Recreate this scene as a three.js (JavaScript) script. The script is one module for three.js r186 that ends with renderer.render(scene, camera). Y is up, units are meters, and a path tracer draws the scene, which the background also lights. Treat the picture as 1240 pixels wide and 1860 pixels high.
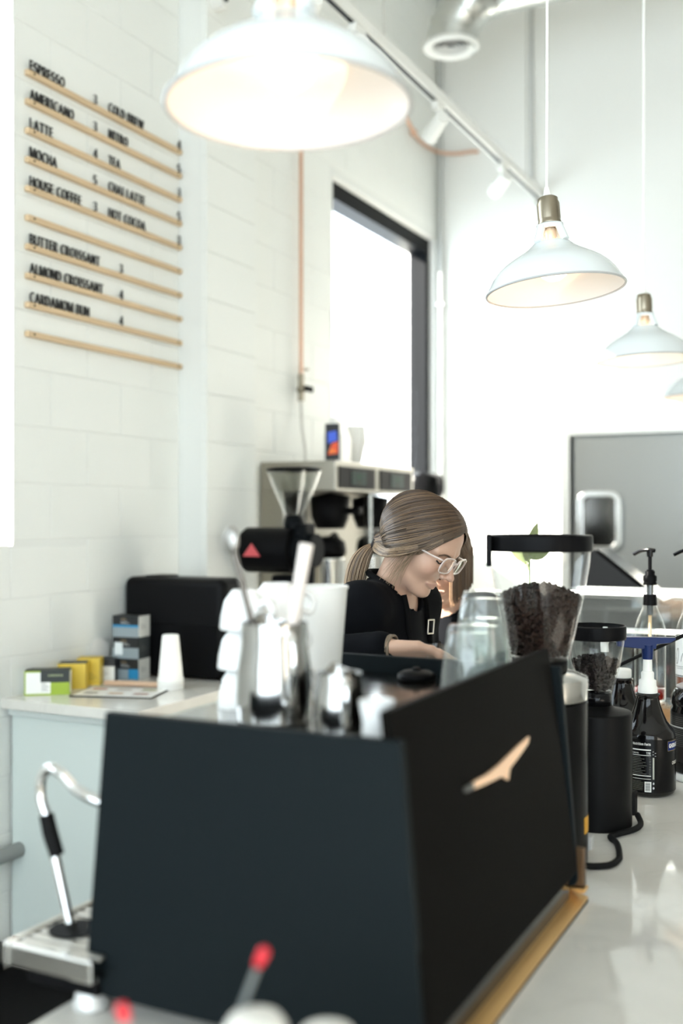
import * as THREE from 'three';
import { RoundedBoxGeometry } from 'three/addons/geometries/RoundedBoxGeometry.js';
import { TextGeometry } from 'three/addons/geometries/TextGeometry.js';
import { FontLoader } from 'three/addons/loaders/FontLoader.js';
import { mergeGeometries } from 'three/addons/utils/BufferGeometryUtils.js';
import { ImprovedNoise } from 'three/addons/math/ImprovedNoise.js';

// ---------- camera, sky, sun, exposure ----------
const scene = new THREE.Scene();
const camera = new THREE.PerspectiveCamera(2 * Math.atan(930 / 1950) * 180 / Math.PI, 1240 / 1860, 0.05, 100);
camera.position.set(0, 1.55, 0);
camera.rotation.y = Math.atan2(972, 1950);
camera.setViewOffset(1240, 1860, 0, -12, 1240, 1860);
camera.focus = 2.5;
camera.userData.fStop = 1.65;
scene.background = new THREE.Color().setRGB(0.80, 0.92, 1.0);
scene.backgroundIntensity = 1.25;
const sun = new THREE.DirectionalLight(new THREE.Color().setRGB(1.0, 0.95, 0.86), 11);
sun.position.set(-10, 6.3 + 1.5, 6.5 - 2); sun.target.position.set(0, 1.5, -2);
sun.shadow.radius = 2; sun.shadow.mapSize.set(2048, 2048);
Object.assign(sun.shadow.camera, { left: -10, right: 10, top: 10, bottom: -10, near: 0.1, far: 40 });
scene.add(sun, sun.target);
const renderer = new THREE.WebGLRenderer();
renderer.toneMapping = THREE.LinearToneMapping;
renderer.toneMappingExposure = 5.6;
renderer.shadowMap.enabled = true;

// ---------- helpers ----------
const V = (x, y, z) => new THREE.Vector3(x, y, z);
let seed = 7;
const rnd = () => { seed = (seed + 0x6d2b79f5) | 0; let t = Math.imul(seed ^ (seed >>> 15), 1 | seed); t = (t + Math.imul(t ^ (t >>> 7), 61 | t)) ^ t; return ((t ^ (t >>> 14)) >>> 0) / 4294967296; };
const rr = (a, b) => a + (b - a) * rnd();
const perlin = new ImprovedNoise();
const taken = new Map();
function numbered(n) { const k = taken.get(n) ?? 0; taken.set(n, k + 1); return k ? n + '_' + String(k).padStart(3, '0') : n; }
function tag(o, label, category, group, kind) {
  o.userData.label = label; o.userData.category = category;
  if (group) o.userData.group = group;
  if (kind) o.userData.kind = kind;
  return o;
}
function thing(name, label, category, p = [0, 0, 0], group, turn = 0) {
  const o = new THREE.Group(); o.name = numbered(name); o.position.set(...p); o.rotation.y = turn; scene.add(o);
  return tag(o, label, category, group);
}
function struct(name, label, category) { const o = new THREE.Group(); o.name = name; scene.add(o); return tag(o, label, category, null, 'structure'); }
function part(name, g, m, parent, label) {
  const o = new THREE.Mesh(Array.isArray(g) ? merge(g) : g, m); o.name = name; parent.add(o);
  if (label) o.userData.label = label;
  return o;
}
// a part whose geometry is written in room coordinates, moved into its (unturned) thing
function wpart(name, g, m, parent, label) {
  const gg = Array.isArray(g) ? merge(g) : g; let p = V(0, 0, 0);
  for (let q = parent; q && q !== scene; q = q.parent) p.add(q.position);
  return part(name, gg.translate(-p.x, -p.y, -p.z), m, parent, label);
}
function merge(list) {
  return mergeGeometries(list.map((g) => { g = g.index ? g.toNonIndexed() : g; for (const k of Object.keys(g.attributes)) if (!['position', 'normal', 'uv'].includes(k)) g.deleteAttribute(k); return g; }));
}
const box = (x0, x1, y0, y1, z0, z1, r = 0.002) => {
  const w = x1 - x0, h = y1 - y0, d = z1 - z0;
  const g = r > 0 ? new RoundedBoxGeometry(w, h, d, 2, Math.min(r, w / 2.01, h / 2.01, d / 2.01)) : new THREE.BoxGeometry(w, h, d);
  return g.translate((x0 + x1) / 2, (y0 + y1) / 2, (z0 + z1) / 2);
};
const lathe = (pts, n = 48, x = 0, y = 0, z = 0) => new THREE.LatheGeometry(pts.map(([r, h]) => new THREE.Vector2(r, h)), n).translate(x, y, z);
const tube = (pts, r, n = 40, k = 10, closed = false) => new THREE.TubeGeometry(new THREE.CatmullRomCurve3(pts.map((p) => V(...p)), closed, 'centripetal'), n, r, k, closed);
const rod = (a, b, r0, r1 = r0, k = 14) => {
  const A = V(...a), B = V(...b), d = B.clone().sub(A), g = new THREE.CylinderGeometry(r1, r0, d.length(), k);
  g.applyQuaternion(new THREE.Quaternion().setFromUnitVectors(V(0, 1, 0), d.normalize()));
  return g.translate((A.x + B.x) / 2, (A.y + B.y) / 2, (A.z + B.z) / 2);
};
const ball = (x, y, z, r, sy = 1) => new THREE.SphereGeometry(r, 24, 16).scale(1, sy, 1).translate(x, y, z);
const rgb = (r, g, b) => new THREE.Color().setRGB(r, g, b);
const M = (color, roughness = 0.6, metalness = 0, more = {}) => new THREE.MeshPhysicalMaterial({ color: Array.isArray(color) ? rgb(...color) : new THREE.Color(color), roughness, metalness, ...more });
function noiseTex(w, h, f, { srgb = true, rep = [1, 1] } = {}) {
  const d = new Uint8Array(w * h * 4);
  for (let y = 0; y < h; y++) for (let x = 0; x < w; x++) { const c = f(x / w, y / h), i = (y * w + x) * 4; for (let k = 0; k < 3; k++) d[i + k] = Math.max(0, Math.min(255, c[k] * 255)); d[i + 3] = 255; }
  const t = new THREE.DataTexture(d, w, h); t.magFilter = THREE.LinearFilter; t.wrapS = t.wrapT = THREE.RepeatWrapping; t.repeat.set(...rep);
  if (srgb) t.colorSpace = THREE.SRGBColorSpace;
  t.needsUpdate = true; return t;
}
const fbm = (x, y, z, o = 4) => { let s = 0, a = 0.5; for (let i = 0; i < o; i++) { s += a * perlin.noise(x, y, z + i * 7.3); x *= 2.03; y *= 2.03; a *= 0.5; } return s; };
function canvasTex(w, h, draw) {
  const c = document.createElement('canvas'); c.width = w; c.height = h; draw(c.getContext('2d'), w, h);
  const t = new THREE.CanvasTexture(c); t.colorSpace = THREE.SRGBColorSpace; return t;
}
// a printed band on a round body: from angle a0 to a1 about the axis, angles as in a lathe (0 = +z, 90 degrees = +x)
const band = (r, y0, y1, a0, a1, x = 0, z = 0) => new THREE.CylinderGeometry(r, r, y1 - y0, 24, 1, true, a0, a1 - a0).translate(x, (y0 + y1) / 2, z);

// ---------- shared materials ----------
const paintBump = noiseTex(256, 256, (u, v) => { const n = 0.5 + 0.5 * fbm(u * 40, v * 40, 1, 3); return [n, n, n]; }, { srgb: false });
const white = M([0.80, 0.81, 0.77], 0.55, 0, { bumpMap: paintBump, bumpScale: 0.0012 });
const whiteSmooth = M([0.82, 0.82, 0.78], 0.7);
const mortar = M([0.76, 0.77, 0.735], 0.8);
const ceilingWhite = M([0.78, 0.78, 0.75], 0.8);
const blackFrame = M([0.005, 0.0056, 0.0065], 0.45, 0, { specularIntensity: 0.15 });
const pane = M([1, 1, 1], 0.0, 0, { transmission: 1, thickness: 0, ior: 1.45, side: THREE.DoubleSide });
const clear = M([0.97, 0.985, 0.98], 0.02, 0, { transmission: 1, thickness: 0, ior: 1.5, side: THREE.DoubleSide });
const acrylic = M([0.95, 0.97, 0.97], 0.05, 0, { transmission: 1, thickness: 0, ior: 1.49, side: THREE.DoubleSide });
const blackMatte = M([0.005, 0.006, 0.007], 0.5, 0, { specularIntensity: 0.12 });
const hopperGlass = M([0.97, 0.98, 0.975], 0.02, 0, { transmission: 1, thickness: 0, ior: 1.5, specularIntensity: 0.95, side: THREE.DoubleSide });
const ribbedGlass = M([0.93, 0.95, 0.94], 0.05, 0, { transmission: 0.965, thickness: 0, ior: 1.52, side: THREE.DoubleSide });
const blackGloss = M([0.004, 0.004, 0.0045], 0.12, 0, { specularIntensity: 0.4 });
const blackPlastic = M([0.004, 0.004, 0.0045], 0.42, 0, { specularIntensity: 0.13 });
const rubber = M([0.005, 0.005, 0.005], 0.75, 0, { specularIntensity: 0.3 });
const steel = M([0.62, 0.61, 0.58], 0.16, 1);
const chrome = M([0.75, 0.75, 0.74], 0.06, 1);
const brushed = M([0.46, 0.46, 0.43], 0.36, 1);
const gold = M([0.66, 0.40, 0.15], 0.36, 0.8);
const porcelain = M([0.83, 0.83, 0.81], 0.25);
const paperWhite = M([0.80, 0.79, 0.75], 0.7);
const enamel = M([0.66, 0.70, 0.70], 0.18, 0, { clearcoat: 0.5, clearcoatRoughness: 0.08 });
const brass = M([0.31, 0.27, 0.205], 0.3, 1);
const lining = M([0.86, 0.85, 0.82], 0.35);
const copper = M([0.66, 0.42, 0.30], 0.4, 0.6);
const galvanised = M([0.58, 0.59, 0.56], 0.3, 0.9);
const woodTex = noiseTex(512, 64, (u, v) => { const n = fbm(u * 6, v * 14, 3, 3), f = fbm(u * 10, v * 70, 9, 2); const k = 0.94 + 0.12 * n + 0.08 * f; return [0.86 * k, 0.75 * k, 0.60 * k]; });
const wood = M('#ffffff', 0.6, 0, { map: woodTex });
const quartzTex = noiseTex(1024, 1024, (u, v) => {
  const w = fbm(u * 5, v * 5, 0.5, 5), a = Math.abs(fbm(u * 4 + w, v * 4 - w, 4.2, 4)), vein = Math.max(0, 1 - a * 26) * 0.018, cl = 0.03 * fbm(u * 14, v * 14, 8, 4), sp = perlin.noise(u * 240, v * 240, 2) > 0.55 ? 0.02 : 0;
  const k = 0.86 + cl - vein - sp; return [k * 1.0, k * 0.985, k * 0.945];
});
const quartz = M('#ffffff', 0.06, 0, { map: quartzTex });
const darkMat = M([0.006, 0.006, 0.006], 0.9, 0, { specularIntensity: 0.2 });
const mint = M([0.66, 0.72, 0.68], 0.5);

// ---------- the room ----------
const WX = -2.70, BZ = -6.90, CEIL = 5.3;
{
  const conc = noiseTex(512, 512, (u, v) => { const k = 0.52 + 0.12 * fbm(u * 8, v * 8, 2, 5); return [k, k * 0.98, k * 0.94]; }, { rep: [4, 4] });
  const f = struct('floor', 'grey sealed concrete floor behind the counter', 'floor');
  part('slab', box(-3, 5.2, -0.15, 0, -7.1, 2.8, 0), M('#ffffff', 0.45, 0, { map: conc }), f);
  const c = struct('ceiling', 'high white painted ceiling', 'ceiling');
  part('deck', box(-3, 5.2, CEIL, CEIL + 0.2, -7.1, 2.8, 0), ceilingWhite, c);

  // left wall: painted concrete blocks, two windows in view and one behind the camera
  const wl = struct('wall_left', 'white painted concrete block wall with the menu rails', 'wall');
  const S = 1.45, T = 3.46, wins = [[-6.86, -5.30], [-2.85, -1.45], [0.75, 2.15]], X0 = -2.90, X1 = WX - 0.0025;
  const zs = [-7.1, ...wins.flat(), 2.8];
  const slabs = [];
  for (let i = 0; i + 1 < zs.length; i += 2) slabs.push(box(X0, X1, 0, CEIL, zs[i], zs[i + 1], 0));
  for (const [a, b] of wins) slabs.push(box(X0, X1, 0, S, a, b, 0), box(X0, X1, T, CEIL, a, b, 0));
  part('masonry', slabs, mortar, wl);
  const cache = new Map();
  const blockGeo = (h, w, d) => { const k = [h, w, d].map((x) => x.toFixed(3)).join(); if (!cache.has(k)) cache.set(k, new RoundedBoxGeometry(d, h, w, 1, 0.0018)); return cache.get(k); };
  const H = 0.2032, W = 0.4064, J = 0.005, off = 0.052;
  const blk = (z0, z1, y0, y1, xf) => { const o = part('block', blockGeo(y1 - y0 - J, z1 - z0 - J, 0.03), white, wl); o.position.set(xf - 0.015, (y0 + y1) / 2, (z0 + z1) / 2); };
  for (let j = -1; off + j * H < CEIL; j++) {
    const y0 = Math.max(0, off + j * H), y1 = Math.min(CEIL, off + (j + 1) * H);
    for (let i = 0; i < 30; i++) {
      let z1 = -2.02 - i * W + (j % 2 ? W / 2 : 0), z0 = z1 - W;
      if (z1 <= BZ + 0.02 || z0 > -2.60) continue;
      z0 = Math.max(z0, BZ);
      let spans = [[z0, z1]];
      const cuts = y0 < T - 0.03 && y1 > S + 0.03 ? [[wins[0][0], wins[0][1]], [wins[1][0], wins[1][1]]] : [];
      cuts.push([-4.245, -3.84]);
      for (const [a, b] of cuts) spans = spans.flatMap(([p, q]) => (q <= a || p >= b ? [[p, q]] : [[p, Math.min(q, a)], [Math.max(p, b), q]].filter(([m, n]) => n - m > 0.03)));
      let ys = [y0, y1];
      for (const [p, q] of spans) {
        const overWin = (q > wins[0][0] && p < wins[0][1]) || (q > wins[1][0] && p < wins[1][1]);
        let a = ys[0], b = ys[1];
        if (overWin) { if (a < T && b > T) a = T; if (a < S && b > S) b = S; if (a > S - 0.01 && b < T + 0.01) continue; }
        blk(p, q, a, b, WX);
      }
    }
    blk(-4.245, -3.84, y0, y1, -2.556);
  }
  part('pilaster_core', box(-2.72, -2.560, 0, CEIL, -4.241, -3.844, 0), mortar, wl);
  // reveals of the openings
  for (const [a, b] of wins) {
    part('reveal', [box(X0, WX, T - 0.006, T, a, b, 0), box(X0, WX, S, S + 0.006, a, b, 0), box(X0, WX, S, T, a, a + 0.006, 0), box(X0, WX, S, T, b - 0.006, b, 0)], whiteSmooth, wl);
  }
  wins.forEach(([a, b], n) => {
    const w = struct('window_' + (n + 1), ['black framed window beside the coffee brewer', 'black framed window beside the menu rails', 'black framed window beyond the counter end'][n], 'window');
    const x0 = n ? -2.89 : -2.87, x1 = n ? -2.81 : -2.745, t = 0.065, th = n ? 0.065 : 0.10;
    part('frame', [box(x0, x1, S, T, a, a + t), box(x0, x1, S, T, b - t, b), box(x0, x1, S, S + t, a + t, b - t), box(x0, x1, T - th, T, a + t, b - t)], blackFrame, w);
    part('pane', box(n ? -2.853 : -2.818, n ? -2.847 : -2.812, S + t, T - th, a + t, b - t, 0), pane, w);
  });

  const wb = struct('wall_back', 'smooth white painted back wall around the steel door', 'wall');
  part('plaster', [box(-3, -1.80, 0, CEIL, -7.1, BZ, 0), box(-0.86, 5.2, 0, CEIL, -7.1, BZ, 0), box(-1.80, -0.86, 2.11, CEIL, -7.1, BZ, 0)], whiteSmooth, wb);
  const wr = struct('wall_right', 'plain painted wall across the cafe', 'wall');
  part('plaster', box(5, 5.2, 0, CEIL, -7.1, 2.8, 0), M([0.55, 0.52, 0.47], 0.8), wr);
  const wf = struct('wall_front', 'white street wall of the cafe with a shop window', 'wall');
  part('plaster', [box(-3, -2.2, 0, CEIL, 2.6, 2.8, 0), box(3.6, 5.2, 0, CEIL, 2.6, 2.8, 0), box(-2.2, 3.6, 0, 0.5, 2.6, 2.8, 0), box(-2.2, 3.6, 3.6, CEIL, 2.6, 2.8, 0)], whiteSmooth, wf);
  const w4 = struct('window_4', 'wide shop window facing the street', 'window');
  const bars = [];
  for (let i = 0; i <= 4; i++) bars.push(box(-2.2 + i * 1.4375 - 0, -2.2 + i * 1.4375 + 0.05, 0.5, 3.6, 2.68, 2.74));
  bars.push(box(-2.2, 3.6, 0.5, 0.55, 2.68, 2.74), box(-2.2, 3.6, 3.55, 3.6, 2.68, 2.74), box(-2.2, 3.6, 2.6, 2.65, 2.68, 2.74));
  part('frame', bars, blackFrame, w4);
  part('pane', box(-2.2, 3.6, 0.5, 3.6, 2.708, 2.712, 0), pane, w4);

  // steel swing door in the back wall
  const d = struct('door_1', 'brushed steel kitchen door with a rounded porthole window', 'door');
  const fr = M([0.42, 0.43, 0.41], 0.3, 1);
  part('frame', [box(-1.835, -1.775, 0, 2.135, -6.93, -6.86), box(-0.885, -0.825, 0, 2.135, -6.93, -6.86), box(-1.775, -0.885, 2.085, 2.135, -6.93, -6.86)], fr, d);
  const sh = new THREE.Shape(); sh.moveTo(-1.755, 0.01); sh.lineTo(-0.89, 0.01); sh.lineTo(-0.89, 2.08); sh.lineTo(-1.755, 2.08); sh.closePath();
  const rrect = (s, x0, y0, x1, y1, r) => { s.moveTo(x0 + r, y0); s.lineTo(x1 - r, y0); s.quadraticCurveTo(x1, y0, x1, y0 + r); s.lineTo(x1, y1 - r); s.quadraticCurveTo(x1, y1, x1 - r, y1); s.lineTo(x0 + r, y1); s.quadraticCurveTo(x0, y1, x0, y1 - r); s.lineTo(x0, y0 + r); s.quadraticCurveTo(x0, y0, x0 + r, y0); return s; };
  sh.holes.push(rrect(new THREE.Path(), -1.70, 1.365, -1.475, 1.70, 0.06));
  const door = part('door_leaf', new THREE.ExtrudeGeometry(sh, { depth: 0.04, bevelEnabled: false, curveSegments: 8 }).translate(0, 0, -6.92), M([0.185, 0.19, 0.18], 0.28, 1, { bumpMap: noiseTex(256, 256, (u, v) => { const n = 0.5 + 0.5 * perlin.noise(u * 6, v * 130, 1); return [n, n, n]; }, { srgb: false }), bumpScale: 0.0003 }), d);
  const ring = rrect(new THREE.Shape(), -1.722, 1.343, -1.453, 1.722, 0.075); ring.holes.push(rrect(new THREE.Path(), -1.695, 1.37, -1.48, 1.695, 0.055));
  part('porthole_frame', new THREE.ExtrudeGeometry(ring, { depth: 0.012, bevelEnabled: true, bevelSize: 0.006, bevelThickness: 0.008, bevelSegments: 3, curveSegments: 8 }).translate(0, 0, -6.885), steel, door);
  part('pane', box(-1.70, -1.475, 1.365, 1.70, -6.905, -6.899, 0), M([0.13, 0.125, 0.115], 0.10, 1), door);
  part('kick_plate', box(-1.74, -0.9, 0.05, 0.6, -6.882, -6.877, 0.001), brushed, door);
  const k = struct('wall_passage', 'dim passage wall behind the steel door', 'wall');
  part('plaster', [box(-2.4, 0, 0, 2.6, -8.3, -8.2, 0), box(-2.4, -2.3, 0, 2.6, -8.2, -7.1, 0), box(-0.1, 0, 0, 2.6, -8.2, -7.1, 0), box(-2.4, 0, 2.5, 2.6, -8.2, -7.1, 0), box(-2.4, 0, -0.1, 0, -8.2, -7.1, 0)], M([0.35, 0.33, 0.29], 0.8), k);
}
{
  const bb = struct('baseboard_left', 'black rubber baseboard along the block wall', 'baseboard');
  part('strip', box(-2.698, -2.68, 0, 0.10, -2.78, 2.55, 0.003), darkMat, bb);
}
// corner conduit and wall pipes
{
  const c = thing('corner_conduit', 'grey conduit running up the corner beside the black window', 'pipe', [-2.655, 0.93, -6.855]);
  wpart('tube', rod([-2.665, 0.93, -6.862], [-2.665, 5.28, -6.862], 0.016), M([0.50, 0.51, 0.49], 0.5), c);
  for (const y of [1.6, 3.0, 4.4]) wpart('clip', box(-2.7, -2.64, y, y + 0.02, -6.885, -6.84), M([0.5, 0.51, 0.49], 0.5, 0.5), c);
  const e = thing('wall_conduit', 'thin grey conduit dropping down the white back wall to the track', 'pipe', [-2.035, 3.70, -6.885]);
  wpart('tube', rod([-2.035, 3.70, -6.887], [-2.035, 5.29, -6.887], 0.011), M([0.52, 0.53, 0.51], 0.5), e);
  wpart('junction_box', box(-2.07, -2.0, 3.60, 3.71, -6.9, -6.86), whiteSmooth, e);
  const p = thing('copper_water_pipe', 'vertical copper pipe down the block wall ending in a brass valve', 'pipe', [-2.67, 2.27, -4.89]);
  wpart('tube', rod([-2.672, 2.30, -4.891], [-2.672, 5.28, -4.891], 0.011), copper, p);
  wpart('valve', [rod([-2.672, 2.16, -4.891], [-2.672, 2.30, -4.891], 0.017), rod([-2.672, 2.22, -4.891], [-2.625, 2.22, -4.891], 0.012), ball(-2.672, 2.22, -4.891, 0.024)], brass, p);
  wpart('valve_handle', box(-2.632, -2.62, 2.205, 2.235, -4.93, -4.85), rubber, p);
  wpart('bracket', [rod([-2.70, 2.33, -4.94], [-2.655, 2.33, -4.94], 0.006), rod([-2.672, 2.33, -4.95], [-2.672, 2.33, -4.89], 0.006)], brass, p);
  wpart('hose', tube([[-2.672, 2.16, -4.891], [-2.665, 2.02, -4.89], [-2.64, 1.92, -4.87], [-2.62, 1.84, -4.84]], 0.008), M([0.62, 0.6, 0.55], 0.5), p);
  const q = thing('copper_branch_pipe', 'copper pipe bending round the corner under the track rail', 'pipe', [-2.67, 4.03, -6.4]);
  wpart('tube', tube([[-2.672, 4.25, -5.9], [-2.672, 4.05, -6.38], [-2.672, 4.03, -6.42], [-2.672, 4.03, -6.74], [-2.630, 4.03, -6.825], [-2.56, 4.03, -6.872], [-2.43, 4.025, -6.872], [-2.40, 4.02, -6.88]], 0.012, 60), copper, q);
  wpart('elbow', ball(-2.672, 4.04, -6.40, 0.024), copper, q);
  const b = thing('grey_wall_pipe', 'grey painted pipe running low along the block wall to the cabinet', 'pipe', [-2.66, 0.40, -2.3]);
  wpart('tube', [rod([-2.655, 0.405, -1.6], [-2.655, 0.405, -2.83], 0.026), ball(-2.655, 0.405, -2.83, 0.026)], M([0.25, 0.26, 0.25], 0.5), b);
  wpart('bracket', box(-2.70, -2.64, 0.37, 0.385, -2.5, -2.46), M([0.3, 0.3, 0.3], 0.5, 0.6), b);
}
// wall camera by the menu
{
  const c = thing('wall_sensor', 'small white round sensor fixed to the block wall behind the large lamp', 'sensor', [-2.64, 3.8, -3.88]);
  wpart('housing', rod([-2.556, 3.78, -3.90], [-2.50, 3.78, -3.90], 0.045, 0.038, 24), whiteSmooth, c);
  wpart('lens', rod([-2.50, 3.78, -3.90], [-2.494, 3.78, -3.90], 0.014), blackPlastic, c);
}
// ---------- back counter along the block wall ----------
{
  const wt = thing('back_worktop', 'white worktop along the block wall under the menu', 'worktop', [-2.41, 0.89, -4.6]);
  const ol = new THREE.Shape(); [[-2.697, 2.79], [-2.12, 2.79], [-2.12, 6.88], [-2.697, 6.88], [-2.697, 4.25], [-2.55, 4.25], [-2.55, 3.835], [-2.697, 3.835]].forEach(([x, y], i) => (i ? ol.lineTo(x, y) : ol.moveTo(x, y))); ol.closePath();
  wpart('slab', new THREE.ExtrudeGeometry(ol, { depth: 0.030, bevelEnabled: true, bevelSize: 0.0025, bevelThickness: 0.0025, bevelSegments: 2 }).rotateX(-Math.PI / 2).translate(0, 0.8975, 0), quartz, wt);
  wpart('backing_strip', [box(-2.54, -2.15, 0.868, 0.895, -6.88, -2.815, 0.003), box(-2.695, -2.54, 0.868, 0.895, -3.82, -2.815, 0.003)], M([0.62, 0.66, 0.63], 0.5), wt);
  for (let i = 0; i < 5; i++) {
    const z1 = -2.83 - i * 0.80, z0 = z1 - 0.795;
    const c = thing('base_cabinet', ['pale mint cabinet at the open end of the back worktop', 'pale mint cabinet under the black appliance', 'pale mint cabinet under the cone hopper grinder', 'pale mint cabinet under the steel coffee brewer', 'pale mint cabinet in the far corner below the window'][i], 'cabinet', [-2.42, 0, (z0 + z1) / 2], 'cabinets under the back worktop');
    wpart('body', box(i ? -2.54 : -2.69, -2.17, 0.10, 0.866, z0, z1, 0.002), mint, c);
    wpart('plinth', box(i ? -2.54 : -2.69, -2.22, 0, 0.10, z0, z1, 0), blackPlastic, c);
    const dr = wpart('drawer', box(-2.17, -2.15, 0.70, 0.86, z0 + 0.004, z1 - 0.004, 0.003), mint, c); wpart('handle', rod([-2.13, 0.785, z0 + 0.3], [-2.13, 0.785, z1 - 0.3], 0.006), steel, dr);
    for (let k = 0; k < 2; k++) { const a = z0 + 0.004 + k * 0.396; const o = wpart('door', box(-2.17, -2.15, 0.11, 0.692, a, a + 0.391, 0.003), mint, c); wpart('handle', rod([-2.13, 0.45, a + (k ? 0.04 : 0.35)], [-2.13, 0.62, a + (k ? 0.04 : 0.35)], 0.006), steel, o); }
  }
}
// ---------- the bar counter ----------
{
  const wt = thing('bar_worktop', 'glossy pale stone bar top carrying the espresso machine and bottles', 'worktop', [-0.45, 0.86, -2.9]);
  const g = box(-0.975, 0.10, 0.86, 0.90, -5.4, -0.62, 0.005);
  { const p = g.attributes.position, uv = g.attributes.uv; for (let i = 0; i < p.count; i++) uv.setXY(i, p.getX(i) / 1.2, (p.getZ(i) + p.getY(i)) / 1.2); }
  wpart('slab', g, quartz, wt);
  for (let i = 0; i < 4; i++) {
    const z1 = -0.66 - i * 1.18, z0 = z1 - 1.175;
    const c = thing('bar_cabinet', ['white bar cabinet under the espresso machine end', 'white bar cabinet beside the woman in glasses', 'white bar cabinet under the clear pastry case', 'white bar cabinet at the far end of the bar'][i], 'cabinet', [-0.42, 0, (z0 + z1) / 2], 'cabinets under the bar top');
    wpart('body', box(-0.93, 0.05, 0.1, 0.86, z0, z1, 0.002), M([0.7, 0.71, 0.69], 0.5), c);
    wpart('plinth', box(-0.88, 0.02, 0, 0.1, z0, z1, 0), blackPlastic, c);
    for (let k = 0; k < 2; k++) { const a = z0 + 0.004 + k * 0.586; const o = wpart('door', box(-0.95, -0.93, 0.11, 0.85, a, a + 0.581, 0.003), M([0.7, 0.71, 0.69], 0.5), c); wpart('handle', rod([-0.97, 0.55, a + (k ? 0.05 : 0.53)], [-0.97, 0.75, a + (k ? 0.05 : 0.53)], 0.006), steel, o); }
  }
  const m = thing('floor_mat', 'black rubber mat on the floor behind the bar', 'mat', [-1.5, 0, -2.2]);
  wpart('sheet', box(-2.66, -1.0, 0.001, 0.016, -2.80, -0.3, 0.006), darkMat, m);
}

// ---------- pendant lamps ----------
function makeLamp(x, z, y, label, tilt) {
  const t = thing('pendant_lamp', label, 'lamp', [x, y, z], 'white enamel pendants over the bar');
  const lean = new THREE.Matrix4().makeRotationZ(tilt);
  const L = (g) => g.applyMatrix4(lean);
  const outer = [[0.160, 0], [0.1605, 0.003], [0.158, 0.007], [0.151, 0.018], [0.142, 0.034], [0.130, 0.049], [0.115, 0.062], [0.097, 0.074], [0.078, 0.085], [0.060, 0.096], [0.048, 0.106], [0.042, 0.112]];
  const inner = outer.map(([r, h]) => [r - 0.0025, h - 0.0018]).reverse();
  part('shade', L(lathe([...outer, [0.040, 0.1115], ...outer.map(([r, h]) => [r - 0.0012, h - 0.0009]).reverse(), [0.160, 0]], 72)), enamel, t);
  part('shade_lining', L(lathe(inner, 72)), lining, t, 'white inner lining');
  part('shade_rim', L(new THREE.TorusGeometry(0.1595, 0.0028, 8, 72).rotateX(Math.PI / 2).translate(0, 0.001, 0)), M([0.42, 0.43, 0.43], 0.35), t);
  for (let i = 0; i < 4; i++) { const a = i * Math.PI / 2 + 0.5, c = Math.cos(a), s = Math.sin(a); part('neck_arm', L(rod([0.044 * c, 0.110, 0.044 * s], [0.027 * c, 0.150, 0.027 * s], 0.009, 0.009, 10)), enamel, t); }
  part('neck_ring', L(lathe([[0.020, 0.146], [0.031, 0.146], [0.031, 0.156], [0.020, 0.157]], 32)), enamel, t);
  part('socket', L(lathe([[0.0, 0.155], [0.0265, 0.155], [0.0275, 0.160], [0.0255, 0.166], [0.0265, 0.170], [0.0265, 0.205], [0.0235, 0.212], [0.0235, 0.218], [0.018, 0.222], [0, 0.222]], 32)), brass, t);
  part('strain_relief', L(lathe([[0, 0.222], [0.010, 0.222], [0.005, 0.245], [0.0, 0.245]], 20)), whiteSmooth, t);
  const top = V(0, 0.24, 0).applyMatrix4(lean);
  part('cord', tube([[top.x, top.y, top.z], [top.x * 0.95, 0.6, 0], [top.x * 0.9, CEIL - y, 0]], 0.0034, 40, 8), whiteSmooth, t);
  part('canopy', lathe([[0, CEIL - y - 0.03], [0.05, CEIL - y - 0.028], [0.06, CEIL - y - 0.001], [0, CEIL - y]], 32, top.x * 0.9), whiteSmooth, t);
  part('bulb_cap', L(lathe([[0, 0.112], [0.013, 0.112], [0.014, 0.150], [0, 0.150]], 20)), M([0.8, 0.62, 0.45], 0.4, 0.3), t);
  const b = V(0, 0.062, 0).applyMatrix4(lean);
  const bulb = part('bulb', L(lathe([[0, 0.022], [0.016, 0.0255], [0.029, 0.035], [0.0375, 0.050], [0.0385, 0.064], [0.034, 0.080], [0.022, 0.098], [0.014, 0.114], [0, 0.114]], 36)), M([1, 1, 1], 0.4, 0, { emissive: rgb(1, 0.80, 0.58), emissiveIntensity: 0.40 }), t);
  const pl = new THREE.PointLight(rgb(1, 0.60, 0.34), 0.0095); pl.position.set(b.x, b.y, b.z); pl.shadow.radius = 1.6; pl.name = 'bulb_glow'; t.add(pl);
  return t;
}
makeLamp(-0.685, -1.22, 2.085, 'white enamel pendant lamp over the near end of the espresso machine', 0.01);
makeLamp(-0.670, -2.46, 2.080, 'white enamel pendant lamp over the bean grinders, second along the bar', 0.085);
makeLamp(-0.690, -3.66, 2.078, 'white enamel pendant lamp hanging before the steel door, third along the bar', 0.03);
makeLamp(-0.690, -4.88, 2.078, 'white enamel pendant lamp farthest along the bar, beyond the third', 0.0);

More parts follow.
